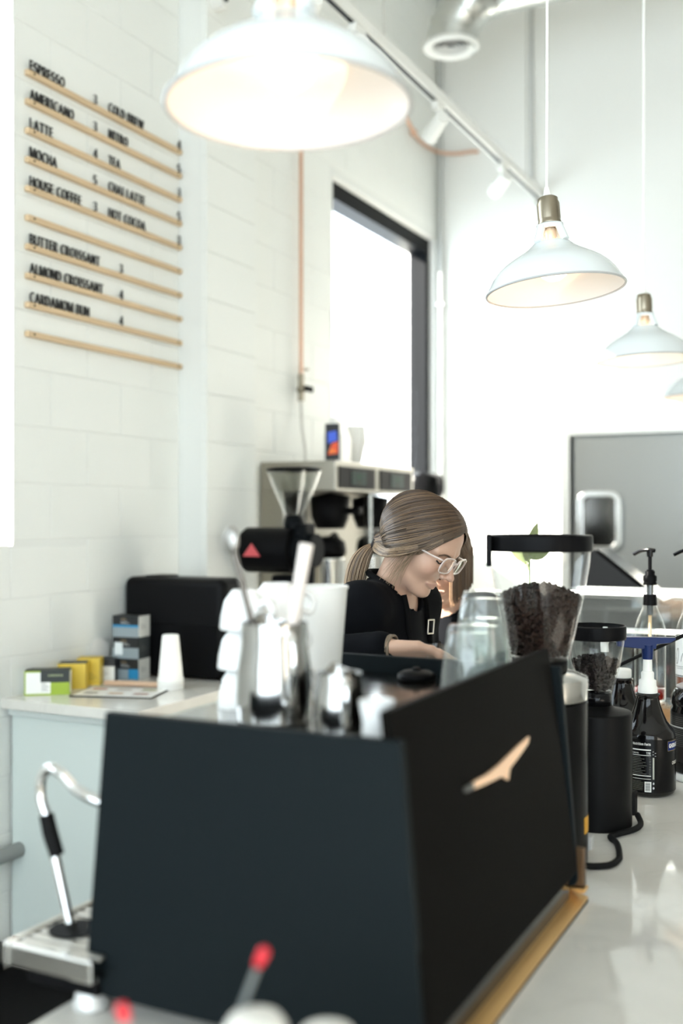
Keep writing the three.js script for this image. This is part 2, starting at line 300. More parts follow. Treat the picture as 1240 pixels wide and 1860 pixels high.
// ---------- track lighting ----------
{
  const t = thing('track_rail', 'white lighting track running the length of the block wall', 'light track', [-1.98, 3.66, -4.5]);
  wpart('channel', box(-2.005, -1.955, 3.645, 3.70, -6.88, -1.2, 0.003), whiteSmooth, t);
  wpart('slot', box(-1.99, -1.97, 3.641, 3.647, -6.86, -1.25, 0), blackPlastic, t);
  for (const z of [-1.8, -4.4, -6.6]) wpart('hanger', rod([-1.98, 3.70, z], [-1.98, CEIL, z], 0.004), steel, t);
  const spots = [[-3.70, 'white track spotlight above the menu, hidden behind the big lamp'], [-4.12, 'white track spotlight just beyond the big lamp shade'], [-5.06, 'white track spotlight above the black window'], [-6.10, 'white track spotlight nearest the back wall corner']];
  for (const [z, label] of spots) {
    const s = thing('track_spotlight', label, 'spotlight', [-1.98, 3.645, z], 'spotlights on the white track');
    wpart('adapter', box(-1.998, -1.962, 3.605, 3.645, z - 0.05, z + 0.05, 0.004), whiteSmooth, s);
    wpart('arm', rod([-1.98, 3.605, z], [-1.98, 3.55, z], 0.009), whiteSmooth, s);
    const a = [-1.935, 3.555, z + 0.05], b = [-2.05, 3.50, z - 0.055];
    wpart('head', [rod(a, b, 0.036, 0.042, 24)], whiteSmooth, s);
    const d = V(b[0] - a[0], b[1] - a[1], b[2] - a[2]).normalize();
    wpart('lens', rod(b, [b[0] + d.x * 0.004, b[1] + d.y * 0.004, b[2] + d.z * 0.004], 0.036, 0.036, 24), M([0.85, 0.85, 0.82], 0.2), s);
  }
}
// ---------- air duct ----------
{
  const t = thing('air_duct', 'galvanised spiral air duct with a round white ceiling diffuser', 'duct', [-2.2, 4.28, -5.83]);
  const Y = 4.55, Z = -5.83, R = 0.14;
  const prof = []; for (let i = 0; i <= 240; i++) { const h = i * 0.025; prof.push([R + (i % 5 === 0 ? 0.004 : 0), h]); }
  wpart('main_run', lathe(prof, 40).rotateZ(-Math.PI / 2).translate(-1.92, Y, Z), galvanised, t);
  const el = []; for (let i = 0; i <= 4; i++) { const a = (i / 4) * Math.PI / 2; el.push([-1.92 - 0.28 * Math.sin(a), Y - 0.28 + 0.28 * Math.cos(a), Z]); }
  wpart('elbow', new THREE.TubeGeometry(new THREE.CatmullRomCurve3(el.map((p) => V(...p))), 8, R + 0.004, 36), galvanised, t);
  for (let i = 0; i <= 4; i++) { const a = (i / 4) * Math.PI / 2; wpart('seam', new THREE.TorusGeometry(R + 0.005, 0.006, 6, 36).rotateY(Math.PI / 2).rotateZ(a).translate(...el[i]), galvanised, t); }
  wpart('collar', lathe([[0.125, 4.27], [0.13, 4.30]], 36, -2.2, 0, Z), galvanised, t);
  const df = wpart('diffuser', lathe([[0.105, 4.275], [0.12, 4.262], [0.150, 4.258], [0.162, 4.268], [0.160, 4.282], [0.13, 4.30], [0.11, 4.30], [0.105, 4.275]], 48, -2.2, 0, Z), whiteSmooth, t);
  for (const r of [0.03, 0.055, 0.08]) wpart('vane', lathe([[r, 4.285], [r + 0.018, 4.268], [r + 0.02, 4.270], [r + 0.002, 4.287], [r, 4.285]], 40, -2.2, 0, Z), M([0.55, 0.55, 0.52], 0.5), df);
  wpart('throat', rod([-2.2, 4.31, Z], [-2.2, 4.315, Z], 0.12, 0.12, 36), M([0.08, 0.08, 0.08], 0.8), df);
  for (const x of [-1.2, 0.9]) wpart('strap', rod([x, Y + R, Z], [x, CEIL - 0.004, Z], 0.005), galvanised, t);
}
// ---------- menu rails with standing letters ----------
{
  const font = await new FontLoader().loadAsync('fonts/droid/droid_sans_regular.typeface.json');
  const lm = M([0.012, 0.012, 0.012], 0.5), cache = new Map();
  const glyph = (c) => {
    if (!cache.has(c)) { const g = new TextGeometry(c, { font, size: 0.0285, depth: 0.006, curveSegments: 3, bevelEnabled: false }); g.computeBoundingBox(); const b = g.boundingBox; g.translate(-b.min.x, 0, 0); cache.set(c, [g, b.max.x - b.min.x]); }
    return cache.get(c);
  };
  const C1 = -2.915, P1 = -3.262, C2 = -3.352, P2 = -3.815, P3 = -3.42;
  const rows = [['ESPRESSO', '3', 'COLD BREW', '4'], ['AMERICANO', '3', 'NITRO', '5'], ['LATTE', '4', 'TEA', '3'], ['MOCHA', '5', 'CHAI LATTE', '5'], ['HOUSE COFFEE', '3', 'HOT COCOA', '3'], [], ['BUTTER CROISSANT', '3'], ['ALMOND CROISSANT', '4'], ['CARDAMOM BUN', '4'], []];
  const what = ['reading espresso and cold brew', 'reading americano and nitro', 'reading latte and tea', 'reading mocha and chai latte', 'reading house coffee and hot cocoa', 'without letters between the drinks and the pastries', 'reading butter croissant', 'reading almond croissant', 'reading cardamom bun', 'without letters at the bottom of the menu'];
  rows.forEach((r, i) => {
    const y = 3.130 - i * 0.1028;
    const t = thing('menu_rail', 'pale wooden menu rail on the block wall ' + what[i], 'menu rail', [-2.69, y, -3.37], 'wooden menu rails on the block wall');
    const g = box(-0.47, 0.47, -0.0105, 0.0105, -0.010, 0.010, 0.003); { const p = g.attributes.position, uv = g.attributes.uv; for (let k = 0; k < p.count; k++) uv.setXY(k, p.getX(k) / 0.94 + i * 0.13, p.getY(k) * 8 + p.getZ(k) * 6 + i * 0.37); }
    part('batten', g.rotateY(Math.PI / 2), wood, t);
    for (const z of [0.44, -0.44]) part('screw', rod([0.010, 0, z], [0.0125, 0, z], 0.004, 0.004, 10), blackPlastic, t);
    const write = (text, z0, room) => {
      let w = 0; for (const c of text) w += c === ' ' ? 0.015 : glyph(c)[1] + 0.0058;
      const k = Math.min(1, room / w); let z = z0;
      for (const c of text) { if (c === ' ') { z -= 0.015 * k; continue; } const [gg, gw] = glyph(c); const o = part('letter', gg, lm, t); o.rotation.y = Math.PI / 2; o.scale.set(k, 1.28, 1); o.position.set(0.0, 0.0115, z + 3.37); z -= (gw + 0.0058) * k; }
    };
    if (r[2]) { write(r[0], C1, 0.325); write(r[1], P1, 0.1); write(r[2], C2, 0.30); write(r[3], P2, 0.1); } else if (r[0]) { write(r[0], C1, 0.45); write(r[1], P3, 0.1); }
  });
}
// ---------- steel twin brewer ----------
{
  const t = thing('coffee_brewer', 'stainless steel twin coffee brewer with small control screens', 'coffee brewer', [-2.48, 0.93, -4.98]);
  const x0 = -2.69, x1 = -2.28, z0 = -5.46, z1 = -4.51, sheet = M([0.42, 0.40, 0.35], 0.34, 1);
  wpart('head_box', box(x0, x1, 1.68, 1.825, z0, z1, 0.006), sheet, t);
  wpart('back_panel', box(x0, -2.56, 0.95, 1.68, z0, z1, 0.004), sheet, t);
  wpart('base', box(x0, x1, 0.93, 0.985, z0, z1, 0.005), sheet, t);
  wpart('column', box(-2.345, -2.315, 0.985, 1.68, -5.0, -4.97, 0.003), steel, t);
  for (const zc of [-4.75, -5.22]) {
    const s = wpart('control_panel', box(x1 - 0.004, x1 + 0.006, 1.695, 1.80, zc - 0.20, zc + 0.21, 0.004), M([0.010, 0.0105, 0.0105], 0.45, 0, { specularIntensity: 0.12 }), t);
    wpart('screen', box(x1 + 0.004, x1 + 0.008, 1.712, 1.785, zc - 0.09, zc + 0.08, 0.001), M([0.05, 0.075, 0.065], 0.3, 0, { specularIntensity: 0.2, map: canvasTex(128, 64, (c, w, h) => { c.fillStyle = '#9aa'; c.fillRect(0, 0, w, h); c.fillStyle = '#7fe0b0'; c.beginPath(); c.arc(64, 26, 14, 0, 7); c.fill(); c.fillStyle = '#d8c090'; c.beginPath(); c.arc(64, 52, 8, 0, 7); c.fill(); c.fillStyle = '#cfe'; for (let i = 0; i < 3; i++) { c.fillRect(10, 14 + i * 16, 26, 6); c.fillRect(92, 14 + i * 16, 26, 6); } }) }), s);
    wpart('brew_basket', [lathe([[0, 1.50], [0.07, 1.50], [0.095, 1.56], [0.10, 1.66], [0, 1.68]], 36, -2.43, 0, zc)], blackPlastic, t);
    wpart('basket_handle', box(-2.34, -2.26, 1.57, 1.605, zc - 0.022, zc + 0.022, 0.008), blackPlastic, t);
  }
  for (const zc of [-4.72, -5.22]) {
    const s = thing('thermal_server', zc > -5 ? 'steel thermal coffee server with black lid beside the brewer column' : 'steel thermal coffee server with black lid under the far brewer head', 'coffee server', [-2.42, 0.985, zc], 'servers under the coffee brewer');
    part('body', lathe([[0, 0.05], [0.072, 0.05], [0.078, 0.06], [0.078, 0.36], [0.072, 0.385], [0, 0.385]], 40), steel, s);
    part('base_ring', lathe([[0, 0], [0.085, 0], [0.085, 0.05], [0, 0.05]], 36), blackPlastic, s);
    part('lid', lathe([[0, 0.385], [0.082, 0.385], [0.085, 0.41], [0.078, 0.45], [0.045, 0.475], [0, 0.48]], 36), blackPlastic, s);
    part('carry_handle', tube([[-0.0, 0.41, -0.085], [0.02, 0.45, -0.06], [0.03, 0.49, 0], [0.02, 0.45, 0.06], [0, 0.41, 0.085]], 0.009, 24, 8), blackPlastic, s);
    part('tap', [box(0.075, 0.125, 0.085, 0.115, -0.014, 0.014, 0.005), rod([0.112, 0.115, 0], [0.112, 0.15, 0], 0.008)], blackPlastic, s);
    part('sight_gauge', rod([0.082, 0.12, 0], [0.082, 0.36, 0], 0.006), M([0.8, 0.8, 0.76], 0.2), s);
  }
  // on the brewer
  const b = thing('coffee_bag', 'glossy coffee bag with blue and orange print standing on the steel brewer', 'bag', [-2.35, 1.825, -4.67]);
  const tex = canvasTex(128, 256, (c, w, h) => { c.fillStyle = '#15161c'; c.fillRect(0, 0, w, h); c.fillStyle = '#3f62d8'; c.beginPath(); c.moveTo(20, 60); c.lineTo(100, 50); c.lineTo(110, 120); c.lineTo(24, 140); c.fill(); c.fillStyle = '#e4542a'; c.beginPath(); c.moveTo(60, 140); c.lineTo(118, 124); c.lineTo(116, 210); c.lineTo(20, 220); c.fill(); c.fillStyle = '#f08030'; c.fillRect(36, 180, 56, 26); });
  const bs = new THREE.Shape(); bs.moveTo(-0.045, 0); bs.lineTo(0.045, 0); bs.lineTo(0.047, 0.09); bs.lineTo(0.006, 0.165); bs.lineTo(-0.006, 0.165); bs.lineTo(-0.047, 0.09); bs.closePath();
  part('pouch', new THREE.ExtrudeGeometry(bs, { depth: 0.10, bevelEnabled: true, bevelSize: 0.004, bevelThickness: 0.004, bevelSegments: 2 }).translate(0, 0.004, -0.05).rotateY(Math.PI), M([0.75, 0.74, 0.70], 0.45), b);
  part('printed_panel', new THREE.PlaneGeometry(0.075, 0.14, 1, 1).translate(0, 0.075, 0.0565), M('#ffffff', 0.3, 0, { map: tex }), b);
  b.rotation.y = 0.15; b.scale.set(0.95, 1.25, 1.4);
  const j = thing('paper_cone_cup', 'upturned white paper cup standing on the brewer beside the bag', 'cup', [-2.40, 1.825, -4.96]); j.scale.setScalar(1.25);
  part('wall', lathe([[0.03, 0], [0.046, 0.075], [0.052, 0.085], [0.05, 0.12], [0.046, 0.16], [0.043, 0.16], [0.043, 0.075], [0.028, 0.003]], 36), paperWhite, j);
  part('base', rod([0, 0, 0], [0, 0.006, 0], 0.03), paperWhite, j);
  const k = thing('black_kettle', 'black kettle standing on the worktop by the black window frame', 'kettle', [-2.42, 0.93, -5.95]);
  k.rotation.y = 2.7;
  part('stand', lathe([[0, 0], [0.11, 0], [0.11, 0.72], [0.10, 0.73], [0, 0.73]], 32), blackPlastic, k);
  part('body', lathe([[0, 0.73], [0.115, 0.73], [0.12, 0.76], [0.105, 0.86], [0.085, 0.89], [0, 0.90]], 36), blackGloss, k);
  part('spout', tube([[0.10, 0.79, 0], [0.15, 0.82, 0], [0.16, 0.88, 0], [0.19, 0.90, 0]], 0.011, 24, 8), blackGloss, k);
  part('handle', tube([[-0.09, 0.87, 0], [-0.15, 0.86, 0], [-0.16, 0.80, 0], [-0.15, 0.76, 0]], 0.012, 24, 8), blackPlastic, k);
}
// ---------- black bulk grinder with clear cone hopper ----------
{
  const t = thing('bulk_grinder', 'black bulk coffee grinder with clear cone hopper and red triangle badge', 'coffee grinder', [-2.24, 0.93, -4.02]);
  part('base', box(-0.11, 0.11, 0, 0.03, -0.17, 0.17, 0.008), blackPlastic, t);
  part('stand', box(-0.07, 0.05, 0.03, 0.38, -0.05, 0.06, 0.01), blackPlastic, t);
  part('motor_housing', [rod([-0.20, 0.485, 0.02], [0.03, 0.485, 0.02], 0.098, 0.098, 40), rod([-0.22, 0.485, 0.02], [-0.20, 0.485, 0.02], 0.085, 0.098, 40)], blackPlastic, t);
  part('grind_head', [rod([0.03, 0.485, 0.0], [0.12, 0.485, 0.0], 0.075, 0.07, 36), box(0.03, 0.09, 0.50, 0.60, -0.045, 0.045, 0.01)], blackMatte, t);
  part('throat', lathe([[0.045, 0.55], [0.045, 0.60], [0.035, 0.635], [0.0, 0.635]], 28, 0.01), blackMatte, t);
  part('hopper', lathe([[0.035, 0.62], [0.05, 0.655], [0.095, 0.76], [0.118, 0.825], [0.116, 0.826], [0.092, 0.76], [0.047, 0.657], [0.033, 0.622]], 48, 0.01), hopperGlass, t);
  part('hopper_lid', lathe([[0, 0.822], [0.119, 0.822], [0.121, 0.832], [0.10, 0.838], [0, 0.838]], 40, 0.01), blackPlastic, t);
  part('spout', [rod([0.075, 0.42, 0], [0.075, 0.30, 0], 0.03, 0.024)], blackMatte, t);
  part('shelf', box(0.0, 0.14, 0.12, 0.135, -0.07, 0.07, 0.004), blackPlastic, t);
  const badge = new THREE.Shape(); badge.moveTo(-0.042, -0.025); badge.lineTo(0.042, -0.025); badge.lineTo(0, 0.03); badge.closePath();
  part('badge', new THREE.ExtrudeGeometry(badge, { depth: 0.004, bevelEnabled: false }).translate(-0.13, 0.485, 0.118), M([0.62, 0.09, 0.10], 0.5), t, 'red triangle badge');
}
// ---------- black box appliance ----------
{
  const t = thing('countertop_appliance', 'large black box appliance with a round side knob against the block wall', 'appliance', [-2.45, 0.93, -3.52]);
  part('body', new RoundedBoxGeometry(0.475, 0.385, 0.17, 5, 0.035).translate(0, 0.1975, 0), M([0.005, 0.005, 0.0055], 0.42, 0, { specularIntensity: 0.18 }), t);
  part('front_flap', new RoundedBoxGeometry(0.44, 0.20, 0.012, 3, 0.005).translate(-0.004, 0.115, 0.086), blackPlastic, t);
  part('top_plate', box(-0.15, -0.06, 0.388, 0.396, -0.05, 0.05, 0.003), blackPlastic, t);
  part('knob', [rod([0.235, 0.28, 0], [0.252, 0.28, 0], 0.038, 0.034, 32)], blackGloss, t);
  for (const x of [-0.18, 0.18]) part('foot', rod([x, 0, 0], [x, 0.008, 0], 0.02), rubber, t);
}
// ---------- tea boxes, paper, cups on the back worktop ----------
{
  const boxTex = (f, s) => [canvasTex(128, 128, f), canvasTex(128, 128, s)];
  const lines = (c, x, y, w, n, col) => { c.fillStyle = col; for (let i = 0; i < n; i++) c.fillRect(x, y + i * 9, w * (0.6 + 0.4 * ((i * 7) % 5) / 4), 3); };
  const mk = (label, x, y, z, w, h, d, turn, front, side, topc, group) => {
    const t = thing('tea_box', label, 'box', [x, y, z], group, turn);
    const mm = (draw) => M('#ffffff', 0.45, 0, { map: canvasTex(128, 128, draw) });
    const g = new THREE.BoxGeometry(w, h, d).translate(0, h / 2, 0);
    const s = mm(side), f = mm(front), tp = M(topc, 0.5);
    const m = new THREE.Mesh(g, [s, s, tp, tp, f, f]); m.name = 'carton'; t.add(m);
    part('lid_flap', box(-w / 2 + 0.001, w / 2 - 0.001, h, h + 0.0015, -d / 2, d / 2 - 0.002, 0), tp, t);
    return t;
  };
  mk('bright green and white tea box at the end of the worktop', -2.63, 0.93, -2.945, 0.155, 0.085, 0.075, 0.62,
    (c) => { c.fillStyle = '#9db52a'; c.fillRect(0, 0, 128, 128); c.fillStyle = '#1e2520'; c.fillRect(46, 0, 82, 62); c.fillStyle = '#f4f4ee'; c.fillRect(44, 60, 30, 60); c.fillRect(4, 8, 42, 112); lines(c, 48, 66, 22, 5, '#888'); c.fillStyle = '#cfd8a0'; c.font = '14px sans-serif'; c.fillText('GREEN', 66, 30); },
    (c) => { c.fillStyle = '#f2f2ec'; c.fillRect(0, 0, 128, 128); c.strokeStyle = '#9db52a'; c.lineWidth = 8; c.strokeRect(2, 2, 124, 124); lines(c, 20, 40, 80, 5, '#aaa'); }, '#222a22', 'tea boxes on the back worktop');
  mk('yellow and white tea box beside the green one', -2.64, 0.93, -3.09, 0.10, 0.092, 0.075, 0.55,
    (c) => { c.fillStyle = '#e6c544'; c.fillRect(0, 0, 128, 128); c.fillStyle = '#f6f4ea'; c.fillRect(0, 40, 62, 84); lines(c, 6, 60, 44, 5, '#aaa'); },
    (c) => { c.fillStyle = '#e6c544'; c.fillRect(0, 0, 128, 128); }, '#3a3a30', 'tea boxes on the back worktop');
  mk('plain yellow tea box with open flap beside the dark box', -2.645, 0.93, -3.19, 0.085, 0.097, 0.075, 0.5,
    (c) => { c.fillStyle = '#e2c23c'; c.fillRect(0, 0, 128, 128); c.fillStyle = '#8a7a2a'; c.fillRect(10, 12, 40, 26); lines(c, 60, 70, 50, 4, '#a08a30'); },
    (c) => { c.fillStyle = '#d8b838'; c.fillRect(0, 0, 128, 128); }, '#d8b838', 'tea boxes on the back worktop');
  mk('small white and black tea box leaning on the dark stack', -2.64, 0.93, -3.285, 0.07, 0.085, 0.07, 0.45,
    (c) => { c.fillStyle = '#efefea'; c.fillRect(0, 0, 128, 128); c.fillStyle = '#15181a'; c.fillRect(0, 0, 128, 40); lines(c, 20, 64, 70, 4, '#aaa'); },
    (c) => { c.fillStyle = '#1a1d20'; c.fillRect(0, 0, 128, 128); }, '#15181a', 'tea boxes on the back worktop');
  for (let i = 0; i < 3; i++) {
    mk(['dark tea box at the bottom of the stack beside the black appliance', 'dark tea box in the middle of the stack beside the black appliance', 'dark tea box with a blue stripe topping the stack'][i], -2.585, 0.93 + i * 0.0825, -3.36, 0.115, 0.081, 0.085, 0.12,
      (c) => { c.fillStyle = '#16191c'; c.fillRect(0, 0, 128, 128); c.fillStyle = '#8f9a9e'; c.fillRect(0, 62, 128, 66); c.fillStyle = '#1d86b8'; if (i === 2) c.fillRect(0, 54, 128, 14); else if (i === 0) c.fillRect(78, 60, 50, 60); else { c.fillStyle = '#e8eeee'; c.fillRect(10, 30, 40, 76); } c.fillStyle = '#c8a878'; c.font = '17px sans-serif'; c.fillText('TEA', 40, 26); lines(c, 40, 34, 56, 2, '#ccc'); },
      (c) => { c.fillStyle = i === 1 ? '#3a3f40' : '#d8d9d4'; c.fillRect(0, 0, 128, 128); lines(c, 24, 50, 70, 4, i === 1 ? '#666' : '#999'); }, '#101214', 'tea boxes on the back worktop');
  }
  const tg = thing('white_card_tag', 'white scalloped card propped against the block wall behind the tea boxes', 'card', [-2.685, 0.93, -3.30]);
  const ts = new THREE.Shape(); ts.absarc(0, 0.09, 0.048, 0, Math.PI); ts.lineTo(-0.048, 0); ts.lineTo(0.048, 0); ts.closePath();
  part('card', new THREE.ExtrudeGeometry(ts, { depth: 0.003, bevelEnabled: false }).scale(1, 1.15, 1).rotateX(-0.06).rotateY(Math.PI / 2 - 0.1), paperWhite, tg);
  const cups = [];
  const cupTex = canvasTex(512, 256, (c) => { c.fillStyle = '#f4f3ee'; c.fillRect(0, 0, 512, 256); c.strokeStyle = '#8a9aa0'; c.lineWidth = 5; c.beginPath(); c.moveTo(205, 150); c.bezierCurveTo(215, 90, 235, 110, 222, 150); c.bezierCurveTo(240, 110, 262, 120, 252, 150); c.moveTo(262, 118); c.bezierCurveTo(275, 160, 300, 150, 306, 118); c.stroke(); });
  for (let i = 0; i < 3; i++) {
    const t = thing('paper_cup', ['printed white paper cup topping the upside down stack by the menu sheet', 'middle white paper cup of the upside down stack by the menu sheet', 'lowest white paper cup of the upside down stack by the menu sheet'][i], 'cup', [-2.30, 0.93 + (2 - i) * 0.014, -3.22], 'upside down paper cups on the back worktop');
    const k = i === 0 ? 0 : 0.0;
    part('wall', lathe([[0.0475, 0.0], [0.049, 0.004], [0.0475, 0.009], [0.0445, 0.02], [0.030, 0.168], [0.027, 0.17], [0.0, 0.168]].map(([r, h]) => [r - k, h]), 40), i ? paperWhite : M('#ffffff', 0.6, 0, { map: cupTex }), t);
    part('base', rod([0, 0.160, 0], [0, 0.166, 0], 0.0278, 0.0278, 32), paperWhite, t);
  }
  const sheet = thing('menu_sheet', 'printed menu sheet with small pictures lying on the back worktop', 'paper', [-2.40, 0.931, -3.06], null, 0.3);
  part('paper', box(-0.15, 0.15, 0, 0.003, -0.10, 0.10, 0), blackPlastic, sheet);
  part('print', new THREE.PlaneGeometry(0.29, 0.19).rotateX(-Math.PI / 2).translate(0, 0.0036, 0), M('#ffffff', 0.35, 0, { map: canvasTex(256, 160, (c, w, h) => { c.fillStyle = '#ecebe6'; c.fillRect(0, 0, w, h); const cs = ['#a8503c', '#b8b0a0', '#8a8f50', '#777', '#c09a70', '#96604a']; for (let i = 0; i < 6; i++) { c.fillStyle = cs[i]; c.fillRect(16 + (i % 3) * 82, 16 + Math.floor(i / 3) * 74, 46, 26); c.fillStyle = '#999'; c.fillRect(16 + (i % 3) * 82, 48 + Math.floor(i / 3) * 74, 58, 4); c.fillRect(16 + (i % 3) * 82, 56 + Math.floor(i / 3) * 74, 40, 4); } }) }), sheet);
  const st = thing('wooden_stick', 'pale wooden stick lying on the back worktop by the paper cups', 'stick', [-2.43, 0.941, -3.19]);
  part('shaft', rod([-0.13, 0, 0.02], [0.075, 0, -0.035], 0.010, 0.010, 12), M([0.62, 0.42, 0.28], 0.6), st);
  const sp = thing('steel_tap', 'small chrome spout lying on the front edge of the back worktop', 'spout', [-2.19, 0.93, -3.45]);
  part('spout', tube([[0, 0.008, 0.06], [0.0, 0.014, 0.02], [0, 0.014, -0.03], [0.0, 0.008, -0.06]], 0.008, 20, 10), chrome, sp);
}

// ---------- espresso machine ----------
{
  const t = thing('espresso_machine', 'matte black espresso machine with a bird emblem and gold base strip', 'espresso machine', [-0.69, 0.90, -1.455]);
  const satin = M([0.0075, 0.0106, 0.0120], 0.5, 0, { specularIntensity: 0.1 });
  const prof = (x) => { const s = new THREE.Shape(); s.moveTo(-0.893, 1.297); s.lineTo(-0.481, 1.297); s.lineTo(-0.452, 0.95); s.quadraticCurveTo(-0.45, 0.932, -0.47, 0.932); s.lineTo(-0.885, 0.932); s.quadraticCurveTo(-0.926, 0.932, -0.923, 0.972); s.closePath(); return s; };
  const pan = (z) => new THREE.ExtrudeGeometry(prof(), { depth: 0.012, bevelEnabled: true, bevelSize: 0.002, bevelThickness: 0.002, bevelSegments: 2, curveSegments: 10 }).translate(0, 0, z);
  wpart('end_panel', pan(-1.122), satin, t, 'matte black end panel');
  wpart('end_panel', pan(-1.802), satin, t);
  wpart('body', [box(-0.885, -0.53, 0.99, 1.255, -1.785, -1.126, 0.004), box(-0.895, -0.49, 0.935, 0.99, -1.785, -1.126, 0.004)], blackMatte, t);
  const back = new THREE.Shape(); back.moveTo(-0.507, 1.328); back.lineTo(-0.496, 1.330); back.lineTo(-0.448, 0.965); back.lineTo(-0.459, 0.962); back.closePath();
  wpart('back_panel', new THREE.ExtrudeGeometry(back, { depth: 0.655, bevelEnabled: true, bevelSize: 0.0015, bevelThickness: 0.0015, bevelSegments: 2 }).translate(0, 0, -1.772), M([0.0045, 0.0042, 0.0036], 0.5, 0, { specularIntensity: 0.025 }), t, 'leaning matte black back panel');
  wpart('lower_valance', box(-0.475, -0.458, 0.915, 0.965, -1.772, -1.117, 0.004), blackGloss, t);
  const strip = new THREE.Shape(); strip.moveTo(-0.474, 0.921); strip.lineTo(-0.438, 0.909); strip.lineTo(-0.438, 0.905); strip.lineTo(-0.474, 0.905); strip.closePath();
  wpart('base_strip', new THREE.ExtrudeGeometry(strip, { depth: 0.72, bevelEnabled: false }).translate(0, 0, -1.815), gold, t, 'brushed gold strip along the base');
  wpart('strip_edge', box(-0.474, -0.4375, 0.900, 0.905, -1.815, -1.095, 0.001), blackPlastic, t);
  wpart('corner_bracket', box(-0.468, -0.440, 0.930, 0.995, -1.812, -1.795, 0.003), M([0.12, 0.07, 0.035], 0.45, 0.7), t, 'bronze corner bracket');
  wpart('bracket_edge', box(-0.474, -0.437, 0.922, 0.929, -1.815, -1.79, 0.002), gold, t);
  wpart('cup_deck', box(-0.900, -0.512, 1.257, 1.27, -1.786, -1.126, 0.003), M([0.34, 0.34, 0.33], 0.13, 1), t, 'polished steel cup deck');
  wpart('deck_lip', box(-0.906, -0.900, 1.20, 1.262, -1.786, -1.126, 0.002), blackMatte, t);
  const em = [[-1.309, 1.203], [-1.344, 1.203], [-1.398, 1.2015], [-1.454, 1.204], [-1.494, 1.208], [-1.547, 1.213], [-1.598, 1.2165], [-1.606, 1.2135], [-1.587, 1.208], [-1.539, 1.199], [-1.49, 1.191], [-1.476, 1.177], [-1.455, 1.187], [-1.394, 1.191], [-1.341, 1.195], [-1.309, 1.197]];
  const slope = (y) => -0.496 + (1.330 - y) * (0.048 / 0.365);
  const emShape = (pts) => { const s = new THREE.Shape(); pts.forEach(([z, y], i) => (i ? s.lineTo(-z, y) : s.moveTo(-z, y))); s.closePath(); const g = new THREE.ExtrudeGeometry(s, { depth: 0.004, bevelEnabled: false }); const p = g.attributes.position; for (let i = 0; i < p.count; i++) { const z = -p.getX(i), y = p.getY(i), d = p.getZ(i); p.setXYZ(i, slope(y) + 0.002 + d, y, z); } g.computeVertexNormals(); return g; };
  wpart('bird_emblem', emShape(em.filter(([z]) => z <= -1.34 && z >= -1.60)), M([0.93, 0.62, 0.40], 0.4, 0.15), t, 'bird emblem with its backlit glow put into a pale rose colour');  // glow of the backlit emblem is painted as a bright base colour
  wpart('emblem_tip', emShape([[-1.309, 1.203], [-1.340, 1.2028], [-1.338, 1.1952], [-1.309, 1.197]]), M([0.12, 0.12, 0.11], 0.35, 0.6), t);
  // barista side
  wpart('drip_tray', [box(-1.04, -1.028, 0.958, 0.988, -1.80, -1.075, 0.003), box(-1.028, -0.89, 0.958, 0.988, -1.087, -1.075, 0.003), box(-1.028, -0.89, 0.958, 0.988, -1.80, -1.788, 0.003), box(-1.028, -0.89, 0.958, 0.964, -1.788, -1.087, 0)], steel, t, 'steel drip tray');
  const bar = new RoundedBoxGeometry(0.135, 0.006, 0.012, 1, 0.002), barMat = M([0.55, 0.53, 0.48], 0.3, 0.9);
  for (let i = 0; i < 38; i++) { const o = part('grate_bar', bar, barMat, t); o.position.set(-0.959 + 0.69, 0.983 - 0.90, -1.10 - i * 0.0183 + 1.455); }
  wpart('dark_recess_disc', rod([-0.985, 0.9865, -1.155], [-0.985, 0.988, -1.155], 0.035, 0.035, 32), rubber, t);  // flat black disc painted in for the dark recess under the wand
  wpart('tray_base', box(-1.02, -0.90, 0.93, 0.957, -1.79, -1.10, 0.004), blackPlastic, t);
  for (const z of [-1.32, -1.60]) {
    const g = wpart('group_head', [rod([-0.97, 1.12, z], [-0.97, 1.20, z], 0.036, 0.036, 32), box(-0.97, -0.88, 1.15, 1.22, z - 0.03, z + 0.03, 0.01)], steel, t);
    wpart('collar', rod([-0.97, 1.095, z], [-0.97, 1.12, z], 0.042, 0.042, 32), chrome, g);
  }
  for (const [x, z] of [[-0.935, -1.13], [-0.90, -1.75], [-0.52, -1.16], [-0.52, -1.75]]) wpart('foot', lathe([[0, 0.90], [0.022, 0.90], [0.024, 0.905], [0.018, 0.935], [0, 0.935]], 24, x, 0, z), M([0.7, 0.7, 0.68], 0.35, 0.3), t);
  const w = wpart('steam_wand', tube([[-0.88, 1.165, -1.16], [-0.925, 1.165, -1.155], [-0.955, 1.172, -1.15], [-0.980, 1.182, -1.15], [-1.005, 1.200, -1.15], [-1.026, 1.2035, -1.15], [-1.039, 1.189, -1.15], [-1.0395, 1.161, -1.15], [-1.029, 1.137, -1.15]], 0.0072, 60, 14), chrome, t, 'chrome steam wand');
  wpart('wand_tube', rod([-1.031, 1.14, -1.15], [-0.988, 0.992, -1.15], 0.0072, 0.0066, 16), chrome, w);
  wpart('wand_tip', rod([-0.988, 0.998, -1.15], [-0.985, 0.985, -1.15], 0.0078, 0.005, 16), steel, w);
  wpart('rubber_sleeve', [rod([-1.0305, 1.140, -1.15], [-1.0225, 1.113, -1.15], 0.010, 0.0108, 18), rod([-1.0225, 1.113, -1.15], [-1.0105, 1.085, -1.15], 0.0108, 0.010, 18)], rubber, w, 'black rubber sleeve');
}
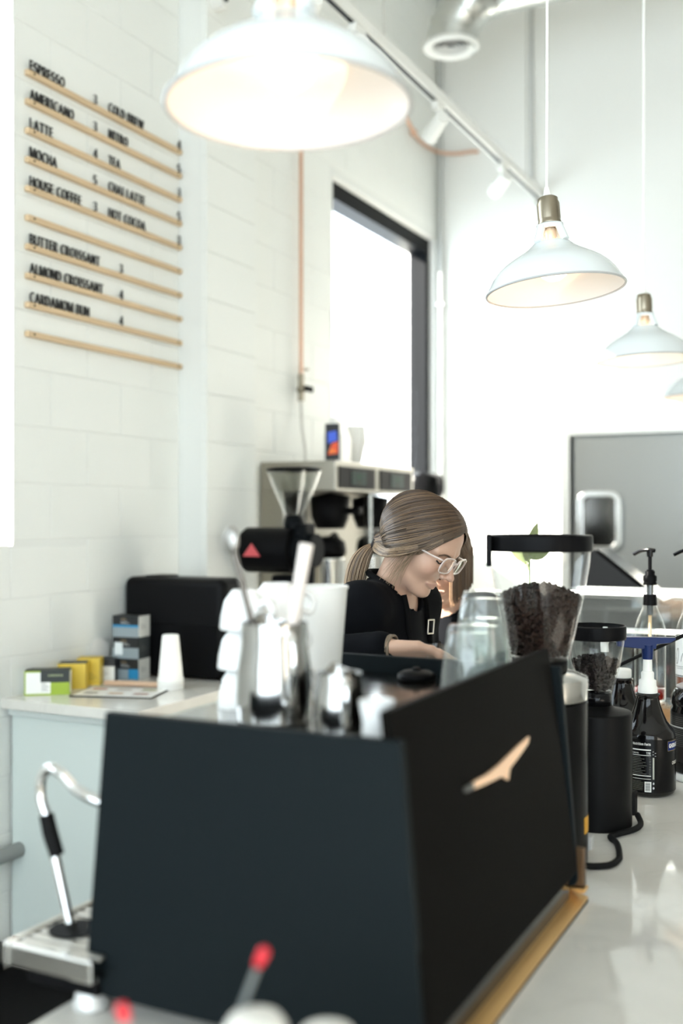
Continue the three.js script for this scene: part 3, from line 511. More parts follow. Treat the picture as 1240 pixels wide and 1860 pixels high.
// ---------- on the machine's cup deck ----------
const DECK = 1.27, pitcherSteel = M([0.40, 0.395, 0.38], 0.13, 1);
function pitcher(label, x, z, r, h, turn) {
  const t = thing('milk_pitcher', label, 'pitcher', [x, DECK, z], 'steel pitchers on the cup deck', turn);
  const g = lathe([[0, 0], [r * 0.98, 0], [r, 0.004], [r * 1.02, h * 0.25], [r * 0.98, h * 0.55], [r * 0.88, h * 0.82], [r * 0.90, h], [r * 0.885, h], [r * 0.865, h * 0.82], [r * 0.96, h * 0.55], [r, h * 0.25], [r * 0.97, 0.006], [0, 0.005]], 64);
  const p = g.attributes.position;
  for (let i = 0; i < p.count; i++) { const y = p.getY(i), a = Math.atan2(p.getZ(i), p.getX(i)); if (y > h * 0.75) { const k = Math.exp(-(a * a) / 0.12) * (y - h * 0.75) / (h * 0.25); p.setX(i, p.getX(i) + k * r * 0.35); p.setY(i, y + k * 0.008); } }
  g.computeVertexNormals();
  part('jug', g, pitcherSteel, t);
  part('handle', tube([[-r * 0.9, h * 0.92, 0], [-r * 1.5, h * 0.9, 0], [-r * 1.65, h * 0.6, 0], [-r * 1.35, h * 0.25, 0], [-r * 1.0, h * 0.22, 0]], 0.005, 36, 10), chrome, t);
  return t;
}
pitcher('tall steel milk pitcher holding a spatula and a spoon', -0.748, -1.292, 0.0515, 0.136, 2.4);
pitcher('short steel milk pitcher beside the tall one', -0.632, -1.262, 0.034, 0.078, 2.2);
{
  const s = thing('spatula', 'white handled spatula leaning in the tall steel pitcher', 'spatula', [-0.715, 1.28, -1.30]);
  wpart('handle', rod([-0.693, 1.515, -1.284], [-0.719, 1.400, -1.290], 0.0098, 0.0085, 12), M([0.78, 0.70, 0.64], 0.4), s);
  wpart('shaft', rod([-0.719, 1.402, -1.290], [-0.744, 1.285, -1.30], 0.005), steel, s);
  const p = thing('bar_spoon', 'dark steel bar spoon leaning in the tall steel pitcher', 'spoon', [-0.76, 1.28, -1.29]);
  wpart('stem', rod([-0.786, 1.505, -1.247], [-0.752, 1.29, -1.295], 0.0045, 0.004), M([0.2, 0.19, 0.18], 0.3, 0.9), p);
  wpart('bowl', new THREE.SphereGeometry(0.012, 20, 14).scale(1, 1.6, 0.5).translate(-0.788, 1.520, -1.244), M([0.3, 0.29, 0.27], 0.3, 0.9), p);
}
function cup(label, x, y, z, turn, r = 0.042, h = 0.062) {
  const t = thing('porcelain_cup', label, 'cup', [x, y, z], 'white porcelain cups upside down on the cup deck', turn);
  part('bowl', lathe([[r, 0], [r + 0.001, 0.002], [r * 0.97, h * 0.35], [r * 0.82, h * 0.72], [r * 0.58, h * 0.93], [r * 0.5, h], [r * 0.44, h], [r * 0.42, h - 0.004], [0, h - 0.005], [0, h - 0.008], [r * 0.5, h - 0.009], [r * 0.78, h * 0.7], [r * 0.92, h * 0.35], [r * 0.95, 0]], 40), porcelain, t);
  part('handle', tube([[r * 0.93, h * 0.25, 0], [r * 1.45, h * 0.2, 0], [r * 1.6, h * 0.5, 0], [r * 1.3, h * 0.72, 0], [r * 0.85, h * 0.65, 0]], 0.0055, 24, 10), porcelain, t);
}
[['lowest white cup of the pile behind the spoon', -0.845, DECK, -1.365, -0.3, 0.036, 0.058], ['middle white cup of the pile behind the spoon', -0.845, DECK + 0.058, -1.365, -0.35, 0.036, 0.058], ['white cup topping the pile behind the spoon', -0.843, DECK + 0.116, -1.368, -0.25, 0.036, 0.058],
  ['lowest white cup of the pile behind the tall steel pitcher', -0.838, DECK, -1.455, 0.9, 0.041, 0.060], ['middle white cup of the pile behind the tall steel pitcher', -0.838, DECK + 0.060, -1.455, 1.2, 0.041, 0.060], ['white cup topping the pile behind the tall steel pitcher', -0.838, DECK + 0.120, -1.455, 1.0, 0.041, 0.060]].forEach((a) => cup(...a));
{
  const t = thing('tall_paper_cup', 'tall plain white paper cup standing behind the steel pitchers', 'cup', [-0.855, DECK, -1.64]);
  part('wall', lathe([[0.031, 0], [0.0435, 0.158], [0.0455, 0.160], [0.0455, 0.164], [0.043, 0.165], [0.042, 0.158], [0.030, 0.006], [0, 0.006]], 48), paperWhite, t);
  part('rim', new THREE.TorusGeometry(0.0438, 0.0022, 8, 48).rotateX(Math.PI / 2).translate(0, 0.163, 0), paperWhite, t);
  const e = thing('espresso_cup', 'small white cup at the corner of the machine top', 'cup', [-0.552, DECK, -1.205]);
  part('bowl', lathe([[0, 0], [0.017, 0], [0.019, 0.006], [0.018, 0.03], [0.0225, 0.056], [0.0215, 0.056], [0.0165, 0.03], [0.016, 0.008], [0, 0.006]], 36), porcelain, e);
}
function tumbler(label, x, y, z) {
  const t = thing('glass_tumbler', label, 'glass', [x, y, z], 'upturned glasses on the cup deck');
  const prof = [[0.047, 0], [0.0478, 0.003], [0.046, 0.03], [0.043, 0.06], [0.0405, 0.075], [0.0345, 0.105], [0.031, 0.113], [0, 0.114]];
  const inn = [[0.0445, 0], [0.0435, 0.03], [0.0405, 0.06], [0.038, 0.075], [0.031, 0.100], [0, 0.101]];
  const fac = (pr, k) => { const g = lathe(pr, 48), p = g.attributes.position; for (let i = 0; i < p.count; i++) { const y2 = p.getY(i), a = Math.atan2(p.getZ(i), p.getX(i)), f = y2 > 0.005 && y2 < 0.098 ? 1 - k * Math.pow(Math.abs(Math.sin(a * 5)), 0.6) : 1; p.setX(i, p.getX(i) * f); p.setZ(i, p.getZ(i) * f); } g.computeVertexNormals(); return g; };
  part('outer_wall', fac(prof, 0.03), ribbedGlass, t);
  part('inner_wall', fac(inn, 0), ribbedGlass, t);
}
tumbler('upturned ribbed glass at the front of the glass pile', -0.573, DECK, -1.600);
tumbler('lower upturned ribbed glass of the rear pair of glasses', -0.590, DECK, -1.712);
tumbler('upper upturned ribbed glass of the rear pair of glasses', -0.590, DECK + 0.046, -1.712);

// ---------- coffee beans ----------
const beanGeo = (() => { const g = new THREE.SphereGeometry(1, 9, 6), p = g.attributes.position; for (let i = 0; i < p.count; i++) { let x = p.getX(i), y = p.getY(i), z = p.getZ(i); if (y > 0.3) y = 0.3 + (y - 0.3) * 0.25 - 0.16 * Math.exp(-z * z * 30); p.setXYZ(i, x * 0.0058, y * 0.0036, z * 0.0042); } g.computeVertexNormals(); return g; })();
function beans(label, x, z, y0, y1, r0, r1, dome, n, colour) {
  const m = M(colour, 0.45, 0, { specularIntensity: 0.35 }), o = new THREE.InstancedMesh(beanGeo, m, n); o.name = numbered('coffee_beans'); o.position.set(x, y0, z); scene.add(o);
  tag(o, label, 'coffee beans', null, 'stuff');
  const R = (y) => r0 + (r1 - r0) * (y / (y1 - y0)), q = new THREE.Quaternion(), e = new THREE.Euler(), mt = new THREE.Matrix4(), c = new THREE.Color();
  for (let i = 0; i < n; i++) {
    const top = i % 4 === 0, a = rr(0, 2 * Math.PI); let y, r;
    if (top) { r = Math.sqrt(rnd()) * (R(y1 - y0) - 0.008); y = (y1 - y0) + dome * (1 - (r / R(y1 - y0)) ** 2) - rr(0, 0.012) + 0.006 * perlin.noise(r * 60 * Math.cos(a), r * 60 * Math.sin(a), 3); }
    else { y = Math.pow(rnd(), 0.8) * (y1 - y0 - 0.002) + 0.003; r = R(y) - 0.0062 - Math.pow(rnd(), 2) * 0.012; }
    e.set(rr(0, 6.3), rr(0, 6.3), rr(0, 6.3)); q.setFromEuler(e); const s = rr(0.9, 1.12);
    mt.compose(V(r * Math.cos(a), y, r * Math.sin(a)), q, V(s, s, s)); o.setMatrixAt(i, mt);
    const k = rr(0.7, 1.35); o.setColorAt(i, c.setRGB(k, k * rr(0.94, 1.02), k * rr(0.9, 1.0)));
  }
}
// ---------- large hopper grinder ----------
{
  const X = -0.576, Z = -2.003;
  const t = thing('espresso_grinder', 'black espresso grinder with a big clear hopper and polished steel collar', 'coffee grinder', [X, 0.90, Z]);
  part('body', lathe([[0, 0], [0.088, 0], [0.090, 0.004], [0.090, 0.302], [0.088, 0.308], [0, 0.308]], 56), M([0.005, 0.005, 0.005], 0.3, 0, { specularIntensity: 0.2 }), t);
  part('steel_collar', lathe([[0, 0.308], [0.0885, 0.308], [0.0905, 0.311], [0.0905, 0.346], [0.088, 0.352], [0.066, 0.360], [0.05, 0.362], [0, 0.363]], 56), steel, t, 'polished steel collar');
  part('hopper_neck', lathe([[0, 0.36], [0.052, 0.36], [0.052, 0.385], [0, 0.385]], 40), blackPlastic, t);
  part('hopper', lathe([[0.050, 0.382], [0.0555, 0.384], [0.067, 0.43], [0.082, 0.50], [0.0935, 0.565], [0.0955, 0.592]], 64), hopperGlass, t, 'clear bean hopper');
  part('hopper_lid', lathe([[0.0955, 0.588], [0.0985, 0.588], [0.0995, 0.592], [0.0995, 0.616], [0.097, 0.619], [0.090, 0.617], [0.088, 0.610], [0, 0.609]], 56), blackPlastic, t, 'black hopper lid');
  part('lid_tab', box(-0.102, -0.092, 0.560, 0.621, 0.035, 0.058, 0.003).rotateY(0.35), blackPlastic, t);
  const side = Math.atan2(0.895, -0.446);
  for (let i = 0; i < 12; i++) part('vent_slot', band(0.0908, 0.19 + i * 0.0075, 0.193 + i * 0.0075, side - 0.38, side - 0.02), rubber, t);
  part('warning_sticker', band(0.0906, 0.062, 0.093, side - 0.62, side - 0.14), M('#ffffff', 0.5, 0, { map: canvasTex(64, 64, (c) => { c.fillStyle = '#d09a1c'; c.fillRect(0, 0, 64, 64); c.fillStyle = '#c08a14'; for (let i = 0; i < 6; i++) c.fillRect(8, 8 + i * 9, 48, 3); }) }), t, 'yellow warning sticker');
  part('spout', [box(-0.13, -0.085, 0.20, 0.27, -0.02, 0.02, 0.006)], blackMatte, t);
  part('fork', [box(-0.14, -0.085, 0.15, 0.158, -0.03, -0.02), box(-0.14, -0.085, 0.15, 0.158, 0.02, 0.03)], steel, t);
  part('power_switch', box(0.082, 0.092, 0.02, 0.045, -0.052, -0.03, 0.002), M([0.5, 0.5, 0.48], 0.4), t);
  beans('roasted coffee beans filling the large hopper', X, Z, 1.288, 1.398, 0.0548, 0.0825, 0.028, 2800, [0.022, 0.0115, 0.008]);
  const core = part('bean_bed', lathe([[0, 0.39], [0.040, 0.39], [0.069, 0.497], [0.05, 0.510], [0, 0.516]], 30), M([0.018, 0.010, 0.007], 0.7), t);
  const c = thing('grinder_power_cord', 'black power cord looping on the bar top between the grinders', 'cord', [-0.46, 0.90, -2.1]);
  wpart('cable', tube([[-0.492, 0.912, -1.965], [-0.470, 0.907, -1.985], [-0.444, 0.907, -2.005], [-0.436, 0.907, -2.045], [-0.4425, 0.907, -2.083], [-0.463, 0.907, -2.151], [-0.482, 0.907, -2.185], [-0.470, 0.907, -2.215], [-0.448, 0.907, -2.262], [-0.446, 0.907, -2.31], [-0.46, 0.915, -2.345]], 0.0062, 90, 10), rubber, c);
}
// ---------- small hopper grinder ----------
{
  const X = -0.536, Z = -2.29;
  const t = thing('decaf_grinder', 'smaller black cylinder grinder with a low clear hopper', 'coffee grinder', [X, 0.90, Z]);
  part('body', lathe([[0, 0], [0.073, 0], [0.075, 0.003], [0.075, 0.236], [0.073, 0.241], [0.040, 0.247], [0.034, 0.254], [0, 0.254]], 56), M([0.006, 0.006, 0.006], 0.42, 0, { specularIntensity: 0.15 }), t);
  part('hopper_neck', lathe([[0, 0.25], [0.033, 0.25], [0.033, 0.284], [0, 0.284]], 36), blackGloss, t);
  part('hopper', lathe([[0.031, 0.280], [0.034, 0.282], [0.043, 0.310], [0.052, 0.345], [0.0585, 0.385], [0.0600, 0.398]], 56), hopperGlass, t);
  part('hopper_rim', lathe([[0.0595, 0.394], [0.0625, 0.394], [0.0635, 0.398], [0.0635, 0.420], [0.0622, 0.423], [0.0600, 0.423], [0.0592, 0.400], [0, 0.398]], 56), blackPlastic, t);
  part('lid_knob', rod([0.02, 0.398, 0.0], [0.02, 0.420, 0.0], 0.005), whiteSmooth, t);
  beans('dark roasted beans in the low hopper', X, Z, 1.186, 1.245, 0.0345, 0.052, 0.014, 1100, [0.014, 0.010, 0.009]);
  part('bean_bed', lathe([[0, 0.288], [0.024, 0.288], [0.037, 0.34], [0, 0.35]], 24), M([0.012, 0.008, 0.006], 0.7), t);
  part('socket', box(0.055, 0.078, 0.02, 0.07, -0.05, -0.02, 0.004), rubber, t);
}
// ---------- sauce jugs ----------
const jugLabel = canvasTex(1024, 512, (c, w, h) => {
  c.fillStyle = '#0b0b0c'; c.fillRect(0, 0, w, h);
  c.fillStyle = '#e6e6e2'; c.font = 'bold 34px sans-serif'; c.fillText('Nutrition Facts', 60, 54); c.font = '12px sans-serif';
  c.fillRect(60, 92, 250, 11); c.font = '24px sans-serif'; c.fillText('Calories', 60, 138); c.font = 'bold 34px sans-serif'; c.fillText('110', 248, 140); c.fillRect(60, 148, 250, 5);
  c.fillStyle = '#777772'; for (let i = 0; i < 11; i++) { c.fillRect(60, 168 + i * 16, 110 + ((i * 53) % 90), 4); c.fillRect(286, 168 + i * 16, 24, 4); }
  c.fillStyle = '#e6e6e2'; c.fillRect(60, 344, 250, 8); c.fillRect(60, 376, 250, 4);
  c.fillStyle = '#66665f'; for (let i = 0; i < 8; i++) c.fillRect(60, 400 + i * 12, 120 + ((i * 37) % 40), 3);
  c.fillStyle = '#e6e6e2'; c.fillRect(226, 404, 88, 100); c.fillStyle = '#111'; for (let i = 0; i < 15; i++) c.fillRect(236, 412 + i * 5.6, 66, [1.5, 3, 2, 4][i % 4]);
  c.fillStyle = '#a9a99f'; c.fillRect(332, 170, 22, 210); c.fillStyle = '#bbb'; for (let i = 0; i < 4; i++) c.fillRect(330 + (i % 2) * 30, 110 + i * 14, 18, 5); c.beginPath(); c.arc(344, 420, 12, 0, 7); c.arc(344, 464, 12, 0, 7); c.fill();
  c.fillStyle = '#14235c'; c.fillRect(560, 20, 430, 92); c.strokeStyle = '#8a7a50'; c.lineWidth = 4; c.strokeRect(560, 20, 430, 92); c.fillStyle = '#f0eee4'; c.font = 'bold 54px sans-serif'; c.fillText('GHIRARDELLI', 582, 84);
  c.fillStyle = '#e8e4d8'; c.font = 'bold 44px sans-serif'; c.fillText('CHOCOLATE', 650, 250);
});
const jugMat = M([0.005, 0.0045, 0.0045], 0.07, 0, { specularIntensity: 0.7 });
function sauceJug(label, x, z, s, facing) {
  const t = thing('sauce_jug', label, 'sauce bottle', [x, 0.90, z], 'dark sauce jugs on the bar top');
  part('bottle', lathe([[0, 0], [0.054, 0], [0.0625, 0.007], [0.064, 0.016], [0.064, 0.030], [0.0625, 0.033], [0.064, 0.036], [0.064, 0.046], [0.0625, 0.049], [0.064, 0.052], [0.064, 0.137], [0.0615, 0.149], [0.0535, 0.159], [0.0445, 0.171], [0.036, 0.190], [0.0295, 0.209], [0.0265, 0.222], [0.0255, 0.228], [0.0285, 0.231], [0.0285, 0.235], [0.022, 0.237], [0.022, 0.248], [0, 0.248]].map(([r, h]) => [r * s, h * s]), 56), jugMat, t);
  part('label', band(0.0647 * s, 0.013 * s, 0.136 * s, facing - 1.35, facing + 1.35), M('#ffffff', 0.22, 0, { map: jugLabel, specularIntensity: 0.3 }), t, 'black label with nutrition print');
  return t;
}
{
  const face = 0.837;   // the nutrition print points at the camera end of the bar, the name round the side
  const a = sauceJug('dark chocolate sauce jug wearing a white pump with a blue head', -0.488, -2.61, 1.0, face);
  part('pump_collar', lathe([[0, 0.232], [0.0215, 0.232], [0.0228, 0.235], [0.0228, 0.250], [0.0205, 0.253], [0.0200, 0.266], [0.0150, 0.269], [0.0150, 0.284], [0.0115, 0.288], [0, 0.288]], 40), whiteSmooth, a, 'white pump collar');
  part('pump_stem', rod([0, 0.285, 0], [0, 0.322, 0], 0.0112, 0.0102, 24), whiteSmooth, a);
  part('pump_head', [rod([0, 0.316, 0], [0, 0.350, 0], 0.0125, 0.0145, 28), (() => { const s = new THREE.Shape(); s.moveTo(-0.070, 0.348); s.lineTo(-0.015, 0.343); s.lineTo(0.016, 0.343); s.lineTo(0.018, 0.354); s.lineTo(0.050, 0.357); s.lineTo(0.062, 0.364); s.lineTo(0.062, 0.366); s.lineTo(-0.070, 0.367); s.closePath(); return new THREE.ExtrudeGeometry(s, { depth: 0.016, bevelEnabled: true, bevelSize: 0.002, bevelThickness: 0.003, bevelSegments: 2 }).translate(0, 0, -0.008).rotateY(0.40); })()], M([0.006, 0.018, 0.085], 0.35, 0, { specularIntensity: 0.4 }), a, 'navy blue pump head');
  part('pump_nozzle', tube([[-0.058, 0.358, -0.025], [-0.085, 0.358, -0.036], [-0.103, 0.357, -0.043], [-0.112, 0.346, -0.047], [-0.112, 0.322, -0.047]], 0.0098, 30, 14), whiteSmooth, a, 'white pump nozzle');
  const b = sauceJug('dark sauce jug with a plain white screw cap behind the pump jug', -0.600, -2.86, 0.98, face + 2.6);
  part('screw_cap', lathe([[0, 0.231], [0.0225, 0.231], [0.0235, 0.234], [0.0235, 0.252], [0.021, 0.255], [0, 0.255]], 36), whiteSmooth, b, 'white screw cap');
  const j = thing('syrup_jar', 'wide black jar with a grey lid and white foot beside the pump jug', 'jar', [-0.390, 0.90, -2.80]);
  part('body', lathe([[0, 0.02], [0.072, 0.02], [0.076, 0.026], [0.076, 0.175], [0.072, 0.182], [0.076, 0.19], [0.076, 0.205], [0.066, 0.225], [0.060, 0.228], [0, 0.228]], 56), jugMat, j);
  part('foot_ring', lathe([[0, 0], [0.070, 0], [0.075, 0.004], [0.075, 0.018], [0.070, 0.022], [0, 0.022]], 48), whiteSmooth, j);
  part('lid', lathe([[0, 0.226], [0.062, 0.226], [0.062, 0.232], [0.056, 0.235], [0, 0.236]], 48), M([0.32, 0.29, 0.28], 0.5), j);
  part('label', band(0.0765, 0.05, 0.170, -2.6, 0.9), M('#ffffff', 0.3, 0, { map: canvasTex(512, 256, (c, w, h) => { c.fillStyle = '#0c0c0d'; c.fillRect(0, 0, w, h); c.fillStyle = '#6e6e6a'; for (let i = 0; i < 16; i++) c.fillRect(190 + ((i * 17) % 20), 20 + i * 10, 150, i === 5 || i === 9 ? 4 : 2); c.fillStyle = '#c8c8c4'; c.fillRect(200, 72, 120, 5); }) }), j);
}
// ---------- riser with glass syrup bottles ----------
{
  const s = thing('bottle_riser', 'low clear riser shelf carrying the glass syrup bottles', 'shelf', [-0.46, 0.90, -3.02]);
  wpart('shelf_top', box(-0.66, -0.20, 1.042, 1.05, -3.09, -2.955, 0.002), acrylic, s);
  for (const x of [-0.655, -0.205]) wpart('side', box(x - 0.004, x + 0.004, 0.90, 1.042, -3.085, -2.96, 0.001), acrylic, s);
  function bottle(label, x, z, liquid, level, labelled, turn) {
    const t = thing('syrup_bottle', label, 'bottle', [x, 1.05, z], 'glass syrup bottles with pumps');
    part('glass', lathe([[0, 0.001], [0.038, 0.001], [0.0415, 0.005], [0.0415, 0.185], [0.040, 0.200], [0.034, 0.222], [0.022, 0.250], [0.0165, 0.268], [0.0155, 0.300], [0.0150, 0.325]], 48), clear, t);
    part('liquid', lathe([[0, 0.004], [0.036, 0.004], [0.0395, 0.008], [0.0395, level], [0, level]], 40), liquid, t);
    part('neck_band', lathe([[0.0185, 0.262], [0.0192, 0.264], [0.0175, 0.292], [0.0165, 0.292], [0.0185, 0.262]], 32), blackPlastic, t);
    part('pump_collar', lathe([[0, 0.318], [0.0185, 0.318], [0.0185, 0.323], [0.0165, 0.326], [0.0185, 0.330], [0.0185, 0.342], [0.0125, 0.346], [0.0135, 0.354], [0.009, 0.360], [0, 0.360]], 32), blackPlastic, t);
    part('pump_rod', rod([0, 0.355, 0], [0, 0.405, 0], 0.0052), blackPlastic, t);
    part('pump_lever', [rod([0, 0.395, 0], [0, 0.414, 0], 0.0085, 0.0095), tube([[0.014, 0.412, 0], [-0.005, 0.4145, 0], [-0.028, 0.411, 0], [-0.050, 0.401, 0]], 0.0058, 24, 12)], blackGloss, t);
    part('dip_tube', rod([0, 0.012, 0], [0, 0.235, 0], 0.0045), M([0.72, 0.52, 0.30], 0.4), t);
    part('pump_barrel', rod([0, 0.235, 0], [0, 0.33, 0], 0.0085, 0.0095, 20), M([0.05, 0.055, 0.06], 0.15), t);
    if (labelled) part('label', band(0.0420, 0.075, 0.185, -1.9, 1.9), M('#ffffff', 0.5, 0, { map: canvasTex(512, 256, (c, w, h) => { c.fillStyle = '#e9ebea'; c.fillRect(0, 0, w, h); c.fillStyle = '#22262a'; c.fillRect(0, 0, w, 6); c.fillRect(0, h - 10, w, 6); c.strokeStyle = '#333'; c.lineWidth = 5; c.beginPath(); c.moveTo(150, 150); c.bezierCurveTo(170, 60, 200, 60, 190, 130); c.bezierCurveTo(180, 190, 150, 190, 160, 140); c.moveTo(220, 160); c.bezierCurveTo(240, 80, 260, 100, 250, 160); c.stroke(); c.fillStyle = '#8a8a88'; c.fillRect(150, 190, 110, 4); c.fillRect(160, 202, 84, 3); }) }), t, 'white paper label');
    t.rotation.y = turn;
    return t;
  }
  bottle('clear syrup bottle with red syrup and a black pump', -0.558, -3.02, M([0.42, 0.02, 0.02], 0.05, 0, { transmission: 0.75, thickness: 0 }), 0.035, false, -0.35);
  bottle('syrup bottle with a white label over amber syrup', -0.448, -3.02, M([0.55, 0.16, 0.03], 0.05, 0, { transmission: 0.75, thickness: 0 }), 0.072, true, -0.3);
  bottle('clear syrup bottle with pale orange syrup at the end of the riser', -0.33, -3.02, M([0.7, 0.42, 0.15], 0.05, 0, { transmission: 0.75, thickness: 0 }), 0.12, true, -0.3);
  const q = thing('black_straw', 'long black straw sticking out across the syrup bottles', 'straw', [-0.50, 0.90, -2.72]);
  wpart('tube', rod([-0.610, 1.165, -2.735], [-0.365, 1.296, -2.69], 0.0045, 0.0045, 12), rubber, q);
  wpart('cup', lathe([[0, 0], [0.03, 0], [0.038, 0.1], [0.036, 0.1], [0.028, 0.004], [0, 0.004]], 30, -0.66, 0.9, -2.72), M([0.5, 0.5, 0.5], 0.2, 0, { transmission: 0.6, thickness: 0 }), q);
  wpart('lower_tube', rod([-0.652, 0.905, -2.725], [-0.610, 1.165, -2.735], 0.0045, 0.0045, 12), rubber, q);
}
// ---------- clear pastry case, flower, dark wedge ----------
{
  const t = thing('pastry_case', 'clear acrylic pastry case with rounded lid on the bar top', 'display case', [-0.70, 0.90, -3.46]);
  const x0 = -0.90, x1 = -0.49, z0 = -3.64, z1 = -3.26, h = 1.315, w = 0.007;
  wpart('front_sheet', box(x0, x1, 0.905, 1.21, z1 - w, z1, 0), acrylic, t);
  wpart('back_sheet', box(x0, x1, 0.905, h, z0, z0 + w, 0), acrylic, t);
  wpart('side_sheet', box(x0, x0 + w, 0.905, 1.29, z0, z1, 0), acrylic, t);
  wpart('side_sheet', box(x1 - w, x1, 0.905, 1.29, z0, z1, 0), acrylic, t);
  wpart('lid', box(x0, x1, h, h + w, z0, z0 + 0.25, 0), acrylic, t);
  wpart('sloped_lid', box(x0, x1, -0.003, 0.003, -0.085, 0.085, 0).rotateX(0.62).translate(0, 1.265, -3.325), acrylic, t);
  const ed = M([0.82, 0.84, 0.83], 0.3);
  wpart('edge_strip', rod([x0, h, z0 + 0.25], [x1, h, z0 + 0.25], 0.006), ed, t);
  wpart('edge_strip', rod([x0, 1.215, z1], [x1, 1.215, z1], 0.008), ed, t);
  wpart('edge_strip', rod([x1, 0.905, z1], [x1, 1.215, z1], 0.006), ed, t);
  wpart('edge_strip', rod([x0, 0.905, z1], [x0, 1.215, z1], 0.006), ed, t);
  wpart('edge_strip', rod([x1, 1.215, z1], [x1, h, z0 + 0.25], 0.006), ed, t);
  wpart('edge_strip', rod([x1, h, z0], [x1, h, z0 + 0.25], 0.006), ed, t);
  wpart('edge_strip', rod([x0, h, z0], [x1, h, z0], 0.005), ed, t);
  wpart('shelf', box(x0 + w, x1 - w, 0.905, 0.912, z0 + w, z1 - w, 0), paperWhite, t);
  [['round brown bun in the pastry case beside the edge', -0.60, -3.40], ['round brown bun in the middle of the pastry case', -0.71, -3.42], ['round brown bun in the pastry case corner nearest the door', -0.82, -3.44]].forEach(([l, x, z], i) => {
    const b = thing('cardamom_bun', l, 'bun', [x, 0.912, z], 'buns in the pastry case');
    part('dough', new THREE.SphereGeometry(0.048, 28, 18).scale(1, 0.72, 1).translate(0, 0.0335, 0), M([0.34, 0.17, 0.07], 0.55), b);
    part('swirl', tube([[-0.03, 0.056, 0], [0, 0.067, 0.022], [0.03, 0.058, 0], [0, 0.069, -0.016], [-0.012, 0.07, 0.004]], 0.008, 30, 8), M([0.42, 0.23, 0.10], 0.5), b);
  });
  const k = thing('case_tongs_stand', 'black stand holding a card inside the pastry case', 'stand', [-0.665, 0.912, -3.36]);
  part('post', rod([0, 0, 0], [0, 0.27, 0], 0.011, 0.011), blackPlastic, k);
  part('foot', rod([0, 0, 0], [0, 0.012, 0], 0.03, 0.03), blackPlastic, k);
  const v = thing('glass_vase', 'small clear glass vase holding a leafy sprig behind the large hopper', 'vase', [-0.845, 0.90, -2.84]);
  part('glass', lathe([[0, 0], [0.032, 0], [0.034, 0.004], [0.030, 0.12], [0.024, 0.30], [0.030, 0.52], [0.029, 0.52], [0.0225, 0.30], [0.028, 0.12], [0.031, 0.008], [0, 0.008]], 36), clear, v);
  const sp = thing('leafy_sprig', 'green leafy sprig in the glass vase behind the large hopper', 'plant', [-0.845, 0.91, -2.84]);
  part('stem', tube([[0, 0, 0], [0.003, 0.3, 0.004], [0.0, 0.56, 0.0]], 0.0028, 24, 8), M([0.16, 0.22, 0.06], 0.6), sp);
  const lf = new THREE.Shape(); lf.moveTo(0, 0); lf.bezierCurveTo(0.03, 0.015, 0.034, 0.05, 0, 0.085); lf.bezierCurveTo(-0.034, 0.05, -0.03, 0.015, 0, 0);
  const lm = M([0.24, 0.29, 0.14], 0.5, 0, { transmission: 0.3, thickness: 0, side: THREE.DoubleSide });
  [[0.2, 0.53, -0.9], [1.6, 0.54, 0.9], [3.0, 0.52, -0.7], [4.4, 0.55, 0.7], [5.4, 0.50, 1.0], [2.2, 0.44, 1.1]].forEach(([a, y, b]) => { const o = part('leaf', new THREE.ExtrudeGeometry(lf, { depth: 0.001, bevelEnabled: false, curveSegments: 5 }), lm, sp); o.position.set(0, y, 0); o.rotation.set(0.4, a, b); });
  const d = thing('dark_wedge', 'added black wedge standing in for a dark slanted shape before the steel door', 'screen', [-0.84, 0.90, -3.93]);  // added wedge, stands in for a dark slanted shape against the door
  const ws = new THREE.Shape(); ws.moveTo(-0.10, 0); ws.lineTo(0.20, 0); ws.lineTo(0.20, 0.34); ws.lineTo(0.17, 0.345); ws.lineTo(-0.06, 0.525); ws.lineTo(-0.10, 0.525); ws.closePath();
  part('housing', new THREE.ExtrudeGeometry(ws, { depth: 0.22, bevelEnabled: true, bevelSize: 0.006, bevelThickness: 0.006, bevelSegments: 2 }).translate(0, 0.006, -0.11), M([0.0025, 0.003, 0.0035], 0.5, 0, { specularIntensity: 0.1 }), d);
  part('sloped_face', box(-0.145, 0.145, -0.002, 0.002, -0.095, 0.095, 0.001).rotateZ(-0.665).translate(0.062, 0.451, 0), blackGloss, d);
}
